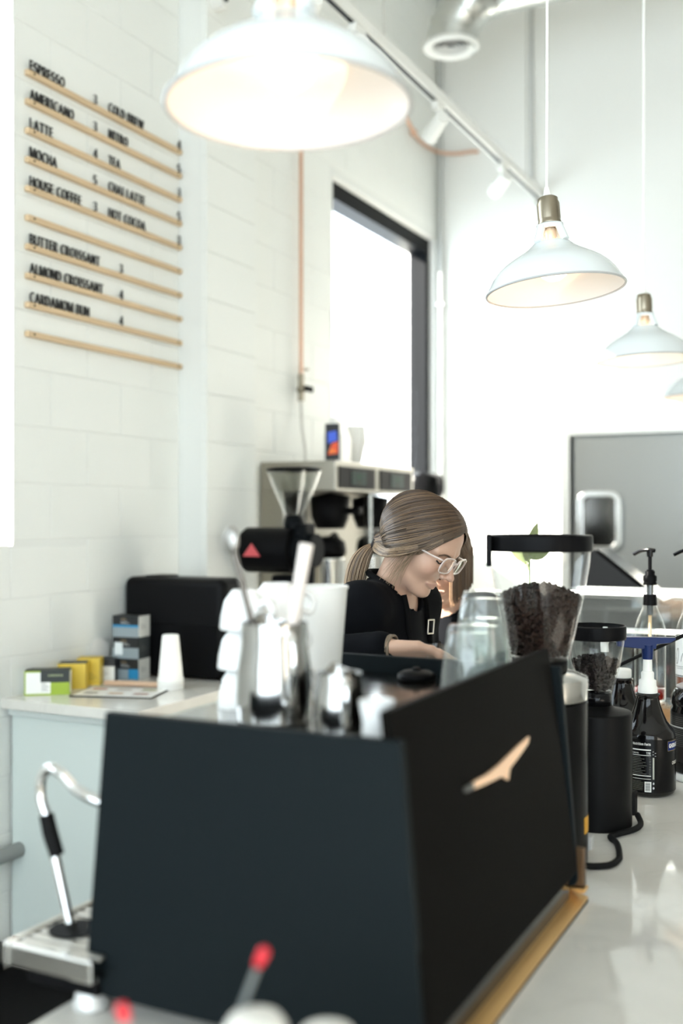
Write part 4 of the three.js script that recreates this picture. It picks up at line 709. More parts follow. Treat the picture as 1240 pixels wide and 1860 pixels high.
// ---------- near corner: little cups and red tipped sticks ----------
{
  const a = thing('steel_canister', 'steel canister at the near bar end holding the red tipped stirrers', 'canister', [-0.555, 0.90, -0.79]);
  part('wall', lathe([[0, 0], [0.034, 0], [0.036, 0.004], [0.036, 0.165], [0.034, 0.165], [0.034, 0.006], [0, 0.006]], 40), steel, a);
  const s = thing('red_tipped_stirrer', 'metal stirrer with a red tip leaning away from the canister', 'stirrer', [-0.54, 0.91, -0.79]);
  wpart('rod', rod([-0.575, 0.915, -0.785], [-0.490, 1.152, -0.815], 0.0034, 0.0028), M([0.22, 0.24, 0.24], 0.3, 0.7), s);
  wpart('tip', [rod([-0.489, 1.156, -0.8157], [-0.4845, 1.1665, -0.8173], 0.0042, 0.0052), ball(-0.4843, 1.167, -0.8174, 0.0052)], M([0.62, 0.015, 0.03], 0.4), s, 'red tip');
  wpart('clip', ball(-0.512, 1.091, -0.807, 0.0065), chrome, s);
  const s2 = thing('red_tipped_stirrer', 'short stirrer with a red tip standing by the machine base', 'stirrer', [-0.58, 0.91, -0.77]);
  wpart('rod', rod([-0.560, 0.912, -0.785], [-0.583, 1.110, -0.752], 0.0042, 0.0036), M([0.22, 0.24, 0.24], 0.3, 0.7), s2);
  wpart('tip', [rod([-0.584, 1.114, -0.751], [-0.5855, 1.124, -0.749], 0.0048, 0.0058), ball(-0.5857, 1.1245, -0.7488, 0.0058)], M([0.62, 0.015, 0.03], 0.4), s2, 'red tip');
  [['white lidded sauce pot at the near bar end beside the stirrers', -0.482, -0.80, 1.118], ['white lidded sauce pot at the near bar end beside the machine strip', -0.425, -0.825, 1.108]].forEach(([l, x, z, top]) => {
    const c = thing('sauce_pot', l, 'pot', [x, 0.90, z], 'white lidded pots at the near bar end');
    const h = top - 0.9;
    part('body', lathe([[0, 0], [0.024, 0], [0.026, 0.004], [0.026, h - 0.03], [0, h - 0.03]], 40), porcelain, c);
    part('lid', lathe([[0, h - 0.03], [0.0275, h - 0.03], [0.0285, h - 0.024], [0.0275, h - 0.008], [0.022, h], [0, h + 0.001]], 40), M([0.74, 0.72, 0.66], 0.5), c);
  });
}

// ---------- people ----------
const smin = (a, b, k) => { const h = Math.max(k - Math.abs(a - b), 0) / k; return Math.min(a, b) - h * h * k * 0.25; };
const smax = (a, b, k) => -smin(-a, -b, k);
const cap = (p, a, b, ra, rb) => {
  const bx = b[0] - a[0], by = b[1] - a[1], bz = b[2] - a[2], px = p[0] - a[0], py = p[1] - a[1], pz = p[2] - a[2];
  const h = Math.max(0, Math.min(1, (px * bx + py * by + pz * bz) / (bx * bx + by * by + bz * bz)));
  const x = px - bx * h, y = py - by * h, z = pz - bz * h;
  return Math.sqrt(x * x + y * y + z * z) - (ra + (rb - ra) * h);
};
const ell = (p, c, r) => { const x = (p[0] - c[0]) / r[0], y = (p[1] - c[1]) / r[1], z = (p[2] - c[2]) / r[2], k = Math.sqrt(x * x + y * y + z * z), q = Math.sqrt((x / r[0]) ** 2 + (y / r[1]) ** 2 + (z / r[2]) ** 2); return q < 1e-9 ? -Math.min(...r) : (k * (k - 1)) / q; };
function surface(f, lo, hi, cell, colour) {
  const n = [0, 1, 2].map((i) => Math.ceil((hi[i] - lo[i]) / cell) + 1), val = new Float32Array(n[0] * n[1] * n[2]), id = (i, j, k) => (k * n[1] + j) * n[0] + i;
  for (let k = 0; k < n[2]; k++) for (let j = 0; j < n[1]; j++) for (let i = 0; i < n[0]; i++) val[id(i, j, k)] = f([lo[0] + i * cell, lo[1] + j * cell, lo[2] + k * cell]);
  const vert = new Int32Array(val.length).fill(-1), pos = [], idx = [];
  const C = [[0, 0, 0], [1, 0, 0], [0, 1, 0], [1, 1, 0], [0, 0, 1], [1, 0, 1], [0, 1, 1], [1, 1, 1]], E = [[0, 1], [2, 3], [4, 5], [6, 7], [0, 2], [1, 3], [4, 6], [5, 7], [0, 4], [1, 5], [2, 6], [3, 7]];
  for (let k = 0; k < n[2] - 1; k++) for (let j = 0; j < n[1] - 1; j++) for (let i = 0; i < n[0] - 1; i++) {
    const v = C.map(([a, b, c]) => val[id(i + a, j + b, k + c)]); let m = 0, x = 0, y = 0, z = 0;
    for (const [a, b] of E) if (v[a] < 0 !== v[b] < 0) { const t = v[a] / (v[a] - v[b]); x += C[a][0] + t * (C[b][0] - C[a][0]); y += C[a][1] + t * (C[b][1] - C[a][1]); z += C[a][2] + t * (C[b][2] - C[a][2]); m++; }
    if (m) { vert[id(i, j, k)] = pos.length / 3; pos.push(lo[0] + (i + x / m) * cell, lo[1] + (j + y / m) * cell, lo[2] + (k + z / m) * cell); }
  }
  const quad = (a, b, c, d, flip) => { if (a < 0 || b < 0 || c < 0 || d < 0) return; if (flip) idx.push(a, c, b, a, d, c); else idx.push(a, b, c, a, c, d); };
  for (let k = 1; k < n[2] - 1; k++) for (let j = 1; j < n[1] - 1; j++) for (let i = 1; i < n[0] - 1; i++) {
    const s = val[id(i, j, k)] < 0;
    if (s !== val[id(i + 1, j, k)] < 0) quad(vert[id(i, j - 1, k - 1)], vert[id(i, j, k - 1)], vert[id(i, j, k)], vert[id(i, j - 1, k)], !s);
    if (s !== val[id(i, j + 1, k)] < 0) quad(vert[id(i - 1, j, k - 1)], vert[id(i - 1, j, k)], vert[id(i, j, k)], vert[id(i, j, k - 1)], !s);
    if (s !== val[id(i, j, k + 1)] < 0) quad(vert[id(i - 1, j - 1, k)], vert[id(i, j - 1, k)], vert[id(i, j, k)], vert[id(i - 1, j, k)], !s);
  }
  const g = new THREE.BufferGeometry(), nor = new Float32Array(pos.length), col = colour ? new Float32Array(pos.length) : null, e = cell * 0.5;
  for (let i = 0; i < pos.length; i += 3) {
    const [x, y, z] = [pos[i], pos[i + 1], pos[i + 2]];
    const d = [f([x + e, y, z]) - f([x - e, y, z]), f([x, y + e, z]) - f([x, y - e, z]), f([x, y, z + e]) - f([x, y, z - e])], l = Math.hypot(...d) || 1;
    for (let c = 0; c < 3; c++) nor[i + c] = d[c] / l;
    if (col) col.set(colour([x, y, z]), i);
  }
  g.setAttribute('position', new THREE.Float32BufferAttribute(pos, 3)); g.setAttribute('normal', new THREE.BufferAttribute(nor, 3)); if (col) g.setAttribute('color', new THREE.BufferAttribute(col, 3));
  g.setIndex(idx); return g;
}
const SKIN = [0.53, 0.335, 0.24], LIP = [0.47, 0.235, 0.185];
// head in its own axes: x towards the face, y up, z to the person's right; origin between the ears
function headSdf(p) {
  const q = [p[0], p[1], Math.abs(p[2])];
  let d = ell(p, [-0.016, 0.030, 0], [0.095, 0.086, 0.073]);
  d = smin(d, ell(p, [0.036, 0.042, 0], [0.056, 0.062, 0.062]), 0.03);
  d = smin(d, ell(p, [0.027, -0.027, 0], [0.056, 0.074, 0.053]), 0.03);
  d = smin(d, cap(q, [-0.005, -0.054, 0.048], [0.052, -0.092, 0.013], 0.014, 0.0125), 0.03);
  d = smin(d, ell(p, [0.063, -0.095, 0], [0.0165, 0.0135, 0.016]), 0.022);
  d = smin(d, ell(q, [0.055, -0.026, 0.036], [0.027, 0.024, 0.022]), 0.022);
  d = smin(d, cap(q, [0.088, 0.022, 0.010], [0.074, 0.021, 0.050], 0.0075, 0.008), 0.016);
  d = smax(d, -ell(q, [0.098, 0.003, 0.032], [0.017, 0.0115, 0.018]), 0.012);
  d = smin(d, ell(q, [0.0715, 0.0015, 0.032], [0.0145, 0.0125, 0.0155]), 0.004);
  d = smin(d, cap(p, [0.087, 0.014, 0], [0.109, -0.024, 0], 0.0062, 0.0080), 0.010);
  d = smin(d, ell(p, [0.1125, -0.030, 0], [0.0100, 0.0088, 0.0100]), 0.006);
  d = smin(d, ell(q, [0.098, -0.0345, 0.0108], [0.0100, 0.0068, 0.0068]), 0.006);
  d = smax(d, -ell(q, [0.103, -0.0415, 0.0062], [0.0050, 0.0035, 0.0032]), 0.002);
  d = smin(d, cap(q, [0.0850, -0.0620, 0], [0.075, -0.0645, 0.019], 0.0054, 0.003), 0.006);
  d = smin(d, cap(q, [0.0815, -0.0722, 0], [0.073, -0.0685, 0.016], 0.0062, 0.003), 0.006);
  d = smax(d, -cap(q, [0.095, -0.0668, 0], [0.079, -0.0665, 0.023], 0.0012, 0.001), 0.003);
  d = smin(d, ell(q, [-0.008, -0.004, 0.0685], [0.014, 0.024, 0.006]), 0.006);
  d = smax(d, -ell(q, [-0.004, -0.003, 0.0755], [0.007, 0.014, 0.004]), 0.004);
  return d;
}
const surfX = (f, y, z) => { let x = 0.14; for (let i = 0; i < 80; i++) { const d = f([x, y, z]); if (d < 0.0002) break; x -= d * 0.7; } return x; };
const faceColour = (p) => {
  const z = Math.abs(p[2]); let c = [...SKIN];
  const lip = p[0] > 0.07 && z < 0.024 && Math.abs(p[1] + 0.0672) < 0.0080 * (1 - z / 0.027) + 0.001 ? 1 : 0;
  const mixc = (t, k) => { c = c.map((v, i) => v + (t[i] - v) * k); };
  mixc([0.55, 0.27, 0.20], 0.35 * Math.exp(-(((p[0] - 0.075) ** 2 + (p[1] + 0.03) ** 2 + (z - 0.04) ** 2) / 0.0006)));
  mixc([0.54, 0.27, 0.20], 0.4 * Math.exp(-(((p[0] - 0.112) ** 2 + (p[1] + 0.033) ** 2 + z * z) / 0.0002)));
  if (lip) mixc(LIP, 0.45);
  return c;
};
// thin tapering strands joined into one hair mesh
class Strands {
  constructor() { this.p = []; this.n = []; this.c = []; this.i = []; }
  add(pts, r, c0, c1, k = 3) {
    const base = this.p.length / 3, m = pts.length, up = V(0.13, 0.9, 0.41);
    for (let s = 0; s < m; s++) {
      const a = pts[Math.max(0, s - 1)], b = pts[Math.min(m - 1, s + 1)], d = b.clone().sub(a).normalize(), u = d.clone().cross(up).normalize(), w = d.clone().cross(u), t = s / (m - 1), rad = r * (0.55 + 0.45 * Math.sin(Math.PI * Math.min(1, 0.15 + t * 0.8)));
      for (let j = 0; j < k; j++) { const A = (j / k) * 2 * Math.PI, v = u.clone().multiplyScalar(Math.cos(A)).addScaledVector(w, Math.sin(A)); this.p.push(pts[s].x + v.x * rad, pts[s].y + v.y * rad, pts[s].z + v.z * rad); this.n.push(v.x, v.y, v.z); for (let q = 0; q < 3; q++) this.c.push(c0[q] + (c1[q] - c0[q]) * t); }
    }
    for (let s = 0; s < m - 1; s++) for (let j = 0; j < k; j++) { const a = base + s * k + j, b = base + s * k + (j + 1) % k; this.i.push(a, b, a + k, b, b + k, a + k); }
  }
  geo() { const g = new THREE.BufferGeometry(); g.setAttribute('position', new THREE.Float32BufferAttribute(this.p, 3)); g.setAttribute('normal', new THREE.Float32BufferAttribute(this.n, 3)); g.setAttribute('color', new THREE.Float32BufferAttribute(this.c, 3)); g.setIndex(this.i); return g; }
}
function joinColoured(list) { const gs = list.map((g) => { g = g.toNonIndexed(); for (const k of Object.keys(g.attributes)) if (!['position', 'normal', 'color'].includes(k)) g.deleteAttribute(k); return g; }); return mergeGeometries(gs); }
function headFrame(pos, yaw, pitch, roll, s) {
  const F = V(Math.cos(pitch) * Math.cos(yaw), -Math.sin(pitch), -Math.cos(pitch) * Math.sin(yaw)), U0 = V(Math.sin(pitch) * Math.cos(yaw), Math.cos(pitch), -Math.sin(pitch) * Math.sin(yaw)), R0 = F.clone().cross(U0);
  const U = U0.clone().multiplyScalar(Math.cos(roll)).addScaledVector(R0, Math.sin(roll)), R = F.clone().cross(U);
  return new THREE.Matrix4().makeBasis(F, U, R).scale(V(s, s, s)).setPosition(pos);
}
// five bent fingers on a palm: wrist at w, d along the hand, n out of the back of the hand, t towards the thumb
function handBones(w, d, n, t, curl) {
  const P = (a, b, c) => [w.x + d.x * a + n.x * b + t.x * c, w.y + d.y * a + n.y * b + t.y * c, w.z + d.z * a + n.z * b + t.z * c], B = [];
  for (const c of [-0.026, -0.009, 0.009, 0.026]) B.push([P(0.0, 0, c * 0.5), P(0.075, 0.002, c), 0.016, 0.0115]);
  [[-0.027, 0.060], [-0.009, 0.074], [0.010, 0.080], [0.028, 0.072]].forEach(([c, L]) => {
    let a = P(0.078, 0.002, c), ang = 0.25; const seg = [0.45, 0.31, 0.24], rad = [0.0092, 0.0085, 0.0078, 0.0066]; let x = 0.078, y = 0.002;
    seg.forEach((s, i) => { x += L * s * Math.cos(ang); y -= L * s * Math.sin(ang); const b = P(x, y, c * (1 + 0.05 * i)); B.push([a, b, rad[i], rad[i + 1]]); a = b; ang += curl; });
  });
  const th = [P(0.012, -0.006, 0.022), P(0.045, -0.018, 0.046), P(0.072, -0.030, 0.050), P(0.092, -0.040, 0.042)];
  for (let i = 0; i < 3; i++) B.push([th[i], th[i + 1], [0.014, 0.0105, 0.0095][i], [0.0105, 0.0095, 0.0078][i]]);
  return B;
}
const skinMat = M([1, 1, 1], 0.48, 0, { vertexColors: true, sheen: 0.15, sheenColor: rgb(1, 0.8, 0.7) });
const capMat = M([1, 1, 1], 0.85, 0, { vertexColors: true, specularIntensity: 0.2 });
const hairMat = M([1, 1, 1], 0.36, 0, { vertexColors: true });
const knit = M([0.0024, 0.0029, 0.0042], 0.9, 0, { specularIntensity: 0.2 });
const apronCloth = M([0.0026, 0.0026, 0.0029], 0.85, 0, { specularIntensity: 0.2 });
const trouser = M([0.008, 0.009, 0.012], 0.85, 0, { specularIntensity: 0.2 });

function person(o) {
  const t = thing('person', o.label, 'person', o.feet);
  const inv = o.head.clone().invert(), toLocal = (a) => { const v = V(...a).applyMatrix4(inv); return [v.x, v.y, v.z]; }, s = o.scale;
  const nb = toLocal(o.neck), nm = [-0.020, -0.035, 0];
  const hd = (p) => smin(headSdf(p), cap(p, nm, nb, 0.047, 0.054), 0.022);
  const low = [0, 1, 2].map((i) => Math.min([-0.135, -0.15, -0.10][i], nb[i] - 0.06)), high = [0, 1, 2].map((i) => Math.max([0.13, 0.135, 0.10][i], nb[i] + 0.06));
  const headGeo = surface(hd, low, high, 0.0026, faceColour).applyMatrix4(o.head);
  const rig = [...o.torso, ...o.arms, ...o.legs], sd = (list, grow) => (p) => { let d = 1; for (const [a, b, ra, rb] of list) d = smin(d, cap(p, a, b, ra + grow, rb + grow), 0.035); return d; };
  const bound = (list, pad) => { const pts = list.flatMap(([a, b]) => [a, b]); return [[0, 1, 2].map((i) => Math.min(...pts.map((q) => q[i])) - pad), [0, 1, 2].map((i) => Math.max(...pts.map((q) => q[i])) + pad)]; };
  const [lo, hi] = bound(rig, 0.19), plain = () => SKIN;
  const pieces = [headGeo, surface(sd(rig, -0.004), lo, hi, 0.013, plain)];
  for (const B of o.hands) { const f = (p) => { let d = 1; for (const [a, b, ra, rb] of B) d = smin(d, cap(p, a, b, ra, rb), 0.006); return d; }; const [l, h] = bound(B, 0.024); pieces.push(surface(f, l, h, 0.003, plain)); }
  wpart('body', joinColoured(pieces), skinMat, t);
  // clothing
  const upper = [...o.torso, ...o.arms], up = sd(upper, 0.009), neckCut = (p) => cap(p, o.neckLow, o.neckHigh, o.neckR[0], o.neckR[1]);
  const fold = (p) => 0.0022 * perlin.noise(p[0] * 26, p[1] * 20, p[2] * 26) + 0.003 * perlin.noise(p[0] * 11, p[1] * 9, p[2] * 11);
  const topF = (p) => smax(smax(up(p) + fold(p), -neckCut(p), 0.006), 0.86 - p[1], 0.004);
  const [l2, h2] = bound(upper, 0.20);
  wpart('sweater', surface(topF, l2, h2, 0.0085), knit, t, 'black knit top');
  const legF = (p) => smax(sd([...o.legs, ...o.hips], 0.012)(p) + fold(p), p[1] - 0.90, 0.004), [l3, h3] = bound([...o.legs, ...o.hips], 0.18);
  wpart('trousers', surface(legF, l3, h3, 0.014), trouser, t);
  for (const sx of o.ankles) wpart('shoe', surface((p) => smax(smin(cap(p, [sx[0], 0.045, sx[2]], [sx[0] + o.fwd[0] * 0.15, 0.035, sx[2] + o.fwd[1] * 0.15], 0.045, 0.036), cap(p, sx, [sx[0], 0.05, sx[2]], 0.042, 0.045), 0.03), 0.003 - p[1], 0.004), [sx[0] - 0.22, -0.02, sx[2] - 0.22], [sx[0] + 0.22, 0.16, sx[2] + 0.22], 0.010), rubber, t);
  const fx = o.fwd[0], fz = o.fwd[1], ax = o.torso[0][1];
  const apF = (p) => { const fwd = (p[0] - ax[0]) * fx + (p[2] - ax[2]) * fz; return Math.max(up(p) + fold(p) - 0.006, 0.05 - fwd, p[1] - o.bib, 0.60 - p[1]); };
  wpart('apron', surface(apF, [l2[0], 0.58, l2[2]], h2, 0.0075), apronCloth, t, 'black apron');
  return { t, up: topF, hd };
}
function facePieces(t, head, hd, lash, brow) {
  const line = (pts, lift, r) => tube(pts.map(([y, z]) => { const x = surfX(hd, y, z) + lift; const v = V(x, y, z).applyMatrix4(head); return [v.x, v.y, v.z]; }), r, 16, 6);
  const browPts = (s) => [[0.016, s * 0.013], [0.0195, s * 0.027], [0.019, s * 0.040], [0.013, s * 0.050]];
  for (const s of [-1, 1]) {
    wpart('eyebrow', line(browPts(s), -0.0006, 0.0026), brow, t);
    wpart('eyelashes', line([[0.0005, s * 0.019], [-0.0045, s * 0.026], [-0.0062, s * 0.033], [-0.0035, s * 0.041], [-0.0005, s * 0.046]], 0.0006, 0.0018), lash, t);
  }
}
const lashMat = M([0.02, 0.013, 0.01], 0.7), browMat = M([0.10, 0.060, 0.038], 0.8);

// --- the woman in glasses ---
{
  const s = 0.97, head = headFrame(V(-0.971, 1.488, -2.366), -0.13, 0.50, -0.08, s);
  const shR = [-1.060, 1.338, -2.225], shL = [-1.055, 1.335, -2.535], elR = [-1.165, 1.235, -2.045], wrR = [-0.918, 1.278, -2.055], elL = [-1.07, 1.12, -2.61], wrL = [-0.86, 1.10, -2.50];
  const neck = [-1.055, 1.365, -2.385];
  const hipR = [-1.22, 0.90, -2.29], hipL = [-1.22, 0.90, -2.47];
  const torso = [[[-1.20, 0.98, -2.38], [-1.10, 1.22, -2.38], 0.100, 0.108], [[-1.095, 1.235, -2.30], [-1.095, 1.235, -2.46], 0.105, 0.105], [shR, shL, 0.056, 0.056], [[-1.10, 1.25, -2.38], neck, 0.10, 0.058], [[-1.21, 0.94, -2.31], [-1.21, 0.94, -2.45], 0.105, 0.105]];
  const hips = [[[-1.215, 0.92, -2.31], [-1.215, 0.92, -2.45], 0.108, 0.108]];
  const arms = [[shR, elR, 0.052, 0.042], [elR, [-0.935, 1.276, -2.055], 0.042, 0.030], [shL, elL, 0.050, 0.041], [elL, [-0.88, 1.102, -2.51], 0.041, 0.030]];
  const legs = [[hipR, [-1.20, 0.48, -2.29], 0.088, 0.058], [[-1.20, 0.48, -2.29], [-1.23, 0.09, -2.29], 0.056, 0.036], [hipL, [-1.20, 0.48, -2.47], 0.088, 0.058], [[-1.20, 0.48, -2.47], [-1.23, 0.09, -2.47], 0.056, 0.036]];
  const wv = V(...wrR).add(V(0.004, 0, 0));
  const hR = handBones(wv, V(0.985, -0.02, -0.165).normalize(), V(0.02, 0.93, 0.36).normalize(), V(0.15, -0.36, -0.92).normalize().multiplyScalar(1), 0.30);
  const hL = handBones(V(...wrL), V(0.85, -0.35, 0.38).normalize(), V(0.35, 0.93, 0.05).normalize(), V(-0.38, 0.1, 0.92).normalize(), 0.5);
  hR.push([[-0.955, 1.275, -2.055], wrR, 0.0265, 0.0245]); hL.push([[-0.90, 1.105, -2.52], wrL, 0.027, 0.0245]);
  const w = person({ label: 'woman in clear glasses with tied back hair leaning over the bar', feet: [-1.22, 0, -2.38], head, scale: s, neck, torso, hips, arms, legs, hands: [hR, hL], neckLow: [-1.045, 1.35, -2.385], neckHigh: [-0.995, 1.47, -2.375], neckR: [0.062, 0.075], ankles: [[-1.23, 0.09, -2.29], [-1.23, 0.09, -2.47]], fwd: [1, 0], bib: 1.235 });
  facePieces(w.t, head, w.hd, lashMat, browMat);
  // apron straps and buckle
  const strapPath = (pts) => tube(pts.map(([y, z]) => { let x = -0.85; for (let i = 0; i < 90; i++) { const d = w.up([x, y, z]); if (d < 0.001) break; x -= d * 0.6; if (x < -1.3) break; } return [x + 0.003, y, z]; }), 0.0075, 30, 8);
  wpart('apron_strap', strapPath([[1.37, -2.325], [1.33, -2.322], [1.28, -2.322], [1.23, -2.325]]), apronCloth, w.t);
  wpart('apron_strap', strapPath([[1.37, -2.445], [1.335, -2.447], [1.285, -2.450], [1.23, -2.445]]), apronCloth, w.t);
  wpart('neck_strap', tube([[-1.02, 1.385, -2.315], [-1.085, 1.415, -2.335], [-1.112, 1.42, -2.385], [-1.085, 1.415, -2.435], [-1.02, 1.385, -2.452]], 0.008, 30, 8), apronCloth, w.t);
  { let x = -0.85; for (let i = 0; i < 90; i++) { const d = w.up([x, 1.287, -2.450]); if (d < 0.001) break; x -= d * 0.6; } x += 0.010;
    const c = [[x, 1.303, -2.437], [x + 0.003, 1.301, -2.467], [x + 0.002, 1.268, -2.462], [x, 1.270, -2.432]];
    wpart('buckle', c.map((a, i) => rod(a, c[(i + 1) % 4], 0.0022, 0.0022, 8)), M([0.55, 0.50, 0.42], 0.3, 0.8), w.t, 'square metal strap buckle'); }
  // hair: cap under strands drawn back from a parting into a low tail
  const dark = [0.052, 0.032, 0.020], mid = [0.120, 0.074, 0.043], fair = [0.45, 0.325, 0.205], gold2 = [0.31, 0.195, 0.102];
  const shell = (p) => { const e = smin(ell(p, [-0.016, 0.031, 0], [0.1035, 0.0945, 0.0815]), ell(p, [0.030, 0.043, 0], [0.064, 0.0705, 0.0685]), 0.03); const face = (p[0] - 0.022) - 0.86 * (p[1] - 0.005); return smax(smax(e, face, 0.010), -0.060 + 0.2 * p[0] - p[1], 0.012); };
  wpart('hair_cap', surface(shell, [-0.14, -0.08, -0.11], [0.12, 0.15, 0.11], 0.0045, () => dark).applyMatrix4(head), capMat, w.t, 'brown hair drawn back');
  const S = new Strands(), rad = (d) => { let r = 0.06; for (let i = 0; i < 30; i++) { const p = [d.x * r - 0.01, d.y * r + 0.03, d.z * r]; const f = smin(ell(p, [-0.016, 0.031, 0], [0.1035, 0.0945, 0.0815]), ell(p, [0.030, 0.043, 0], [0.064, 0.0705, 0.0685]), 0.03); r -= f * 0.8; } return r; };
  const tie = V(-0.103, -0.055, 0.014), tieDir = V(-0.112, -0.042, 0.012).normalize();
  const guides = [[[0.088, 0.085, 0.0], [0.076, 0.050, 0.050], [0.034, -0.018, 0.077], [-0.016, -0.056, 0.080], [-0.068, -0.070, 0.056]], [[0.070, 0.105, 0.0], [0.050, 0.078, 0.055], [0.000, 0.038, 0.080], [-0.055, -0.008, 0.075], [-0.094, -0.040, 0.050]], [[0.020, 0.122, 0.0], [-0.010, 0.108, 0.050], [-0.050, 0.070, 0.070], [-0.085, 0.020, 0.060], [-0.110, -0.022, 0.038]], [[-0.040, 0.120, 0.0], [-0.070, 0.102, 0.022], [-0.098, 0.070, 0.030], [-0.114, 0.028, 0.028], [-0.121, -0.014, 0.020]]];
  for (let i = 0; i < 2500; i++) {
    const side = i % 5 < 2 ? -1 : 1, a = Math.pow(rnd(), 1.25) * 2.999, g0 = Math.floor(a), fr = a - g0, lift = rr(0.0008, 0.005), wig = rr(-0.0035, 0.0035);
    const ctl = guides[g0].map((p, k) => { const q = guides[g0 + 1][k]; return V(p[0] + (q[0] - p[0]) * fr, p[1] + (q[1] - p[1]) * fr, side * (p[2] + (q[2] - p[2]) * fr) - (k === 0 ? 0.010 : 0)); });
    const cv = new THREE.CatmullRomCurve3([...ctl, tie.clone().add(V(rr(-0.004, 0.004), rr(-0.008, 0.008), rr(-0.008, 0.008)))]), pts = [];
    for (let k = 0; k <= 14; k++) { const u = k / 14, p = cv.getPoint(u), d = V(p.x + 0.01, p.y - 0.03, p.z), l = d.length(); d.normalize(); const r = rad(d) + lift * Math.sin(Math.PI * Math.min(1, u * 1.1)) + 0.0006; if (u < 0.86) p.set(d.x * r - 0.01, d.y * r + 0.03 + wig * Math.sin(u * 5), d.z * r); pts.push(p.applyMatrix4(head)); }
    const h = rnd(), low = Math.max(0, 1 - a / 1.3), c0 = h < 0.65 ? dark : mid, c1 = [0, 1, 2].map((q) => { const b = h < 0.6 ? dark[q] * 1.25 : h < 0.85 ? mid[q] : gold2[q]; return b + (fair[q] - b) * low * (h > 0.2 ? 0.95 * h : 0); });
    S.add(pts, rr(0.0008, 0.0016), c0, c1);
  }
  for (let i = 0; i < 230; i++) { // the low sweep over the ear
    const f = rnd(), cv = new THREE.CatmullRomCurve3([V(0.066 - 0.01 * f, 0.040 + 0.02 * f, 0.056), V(0.038, 0.000 + 0.02 * f, 0.0755), V(0.006, -0.030 + 0.022 * f, 0.0835), V(-0.035, -0.056 + 0.02 * f, 0.0790), V(-0.078, -0.064 + 0.02 * f, 0.052), tie.clone().add(V(0, rr(-0.012, 0.002), rr(0, 0.01)))]), pts = [], lift = rr(0, 0.004);
    for (let k = 0; k <= 13; k++) { const p = cv.getPoint(k / 13); p.z += lift * Math.sin(Math.PI * k / 13); p.y += 0.002 * Math.sin(i + k * 0.7); pts.push(p.applyMatrix4(head)); }
    const h = rnd(); S.add(pts, rr(0.0007, 0.0014), h < 0.5 ? dark : mid, h < 0.3 ? mid : h < 0.55 ? gold2 : fair);
  }
  // loose wisps by the ear and over the neck
  for (let i = 0; i < 34; i++) {
    const z = 0.068 + rr(0, 0.012), x0 = rr(0.0, 0.042), len = rr(0.07, 0.15), sw = rr(-0.03, 0.02), pts = [];
    for (let k = 0; k <= 9; k++) { const u = k / 9; pts.push(V(x0 + sw * u * u - 0.02 * u, 0.01 - len * u, z + 0.006 * Math.sin(u * 3) - 0.018 * u * u).applyMatrix4(head)); }
    S.add(pts, rr(0.0004, 0.0008), mid, fair);
  }
  for (let i = 0; i < 26; i++) { // far side lock beside the cheek
    const z = -0.070 - rr(0, 0.008), pts = []; const x0 = rr(0.03, 0.05);
    for (let k = 0; k <= 9; k++) { const u = k / 9; pts.push(V(x0 + 0.012 * Math.sin(u * 2.4), 0.035 - 0.10 * u, z - 0.004 * Math.sin(u * 3)).applyMatrix4(head)); }
    S.add(pts, rr(0.0008, 0.0013), dark, mid);
  }
  wpart('hair', S.geo(), hairMat, w.t, 'brown hair with blonde lengths');
  const T = new Strands(), t0 = tie.clone().applyMatrix4(head);
  for (let i = 0; i < 420; i++) {
    const A = rr(0, 6.28), q = Math.sqrt(rnd()), off = V(Math.cos(A) * q, 0, Math.sin(A) * q), pts = [], L = rr(0.8, 1.05);
    for (let k = 0; k <= 10; k++) { const u = (k / 10) * L, wd = 0.010 + 0.016 * Math.sin(Math.min(1, u) * 2.2); pts.push(V(t0.x - 0.050 * u - 0.010 * Math.sin(u * 3), t0.y - 0.105 * u * u - 0.022 * u, t0.z + 0.022 * u).addScaledVector(off, wd)); }
    const h = rnd(); T.add(pts, rr(0.0009, 0.0016), h < 0.35 ? dark : h < 0.7 ? mid : gold2, h < 0.2 ? mid : h < 0.5 ? gold2 : fair);
  }
  wpart('ponytail', T.geo(), hairMat, w.t, 'blonde streaked ponytail');
  const tieP = t0.clone(); const tg = [];
  for (let i = 0; i < 9; i++) { const a = i / 9 * 6.28; tg.push([tieP.x + 0.004 * Math.sin(a * 2), tieP.y + 0.014 * Math.cos(a), tieP.z + 0.014 * Math.sin(a)]); }
  wpart('hair_tie', tube(tg, 0.0058, 48, 8, true), M([0.012, 0.010, 0.010], 0.7), w.t, 'black hair tie');
  // glasses
  const gl = thing('eyeglasses', 'clear plastic eyeglasses worn by the woman with tied hair', 'glasses', [-0.88, 1.46, -2.35]);
  const plastic = M([0.90, 0.82, 0.78], 0.08, 0, { transmission: 0.55, thickness: 0, ior: 1.5 });
  const loc = (x, y, z) => { const v = V(x, y, z).applyMatrix4(head); return [v.x, v.y, v.z]; };
  for (const sd of [-1, 1]) {
    const pts = []; for (let i = 0; i < 16; i++) { const a = i / 16 * 2 * Math.PI, c = Math.cos(a), n = Math.sin(a), k = 0.80 / Math.pow(c ** 4 + n ** 4, 0.25) + 0.2; const z = 0.0335 + 0.0255 * c * k, y = -0.001 + 0.0205 * n * k; pts.push(loc(0.1075 - 0.14 * Math.max(0, z - 0.02) + 0.10 * (y + 0.001), y, sd * z)); }
    wpart('rim', tube(pts, 0.0022, 64, 8, true), plastic, gl);
    const ctr = loc(0.1065, -0.001, sd * 0.0335), shape = [], n = pts.length; const pos = [], idx = []; pos.push(...ctr); pts.forEach((p) => pos.push(...p)); for (let i = 0; i < n; i++) idx.push(0, 1 + i, 1 + (i + 1) % n);
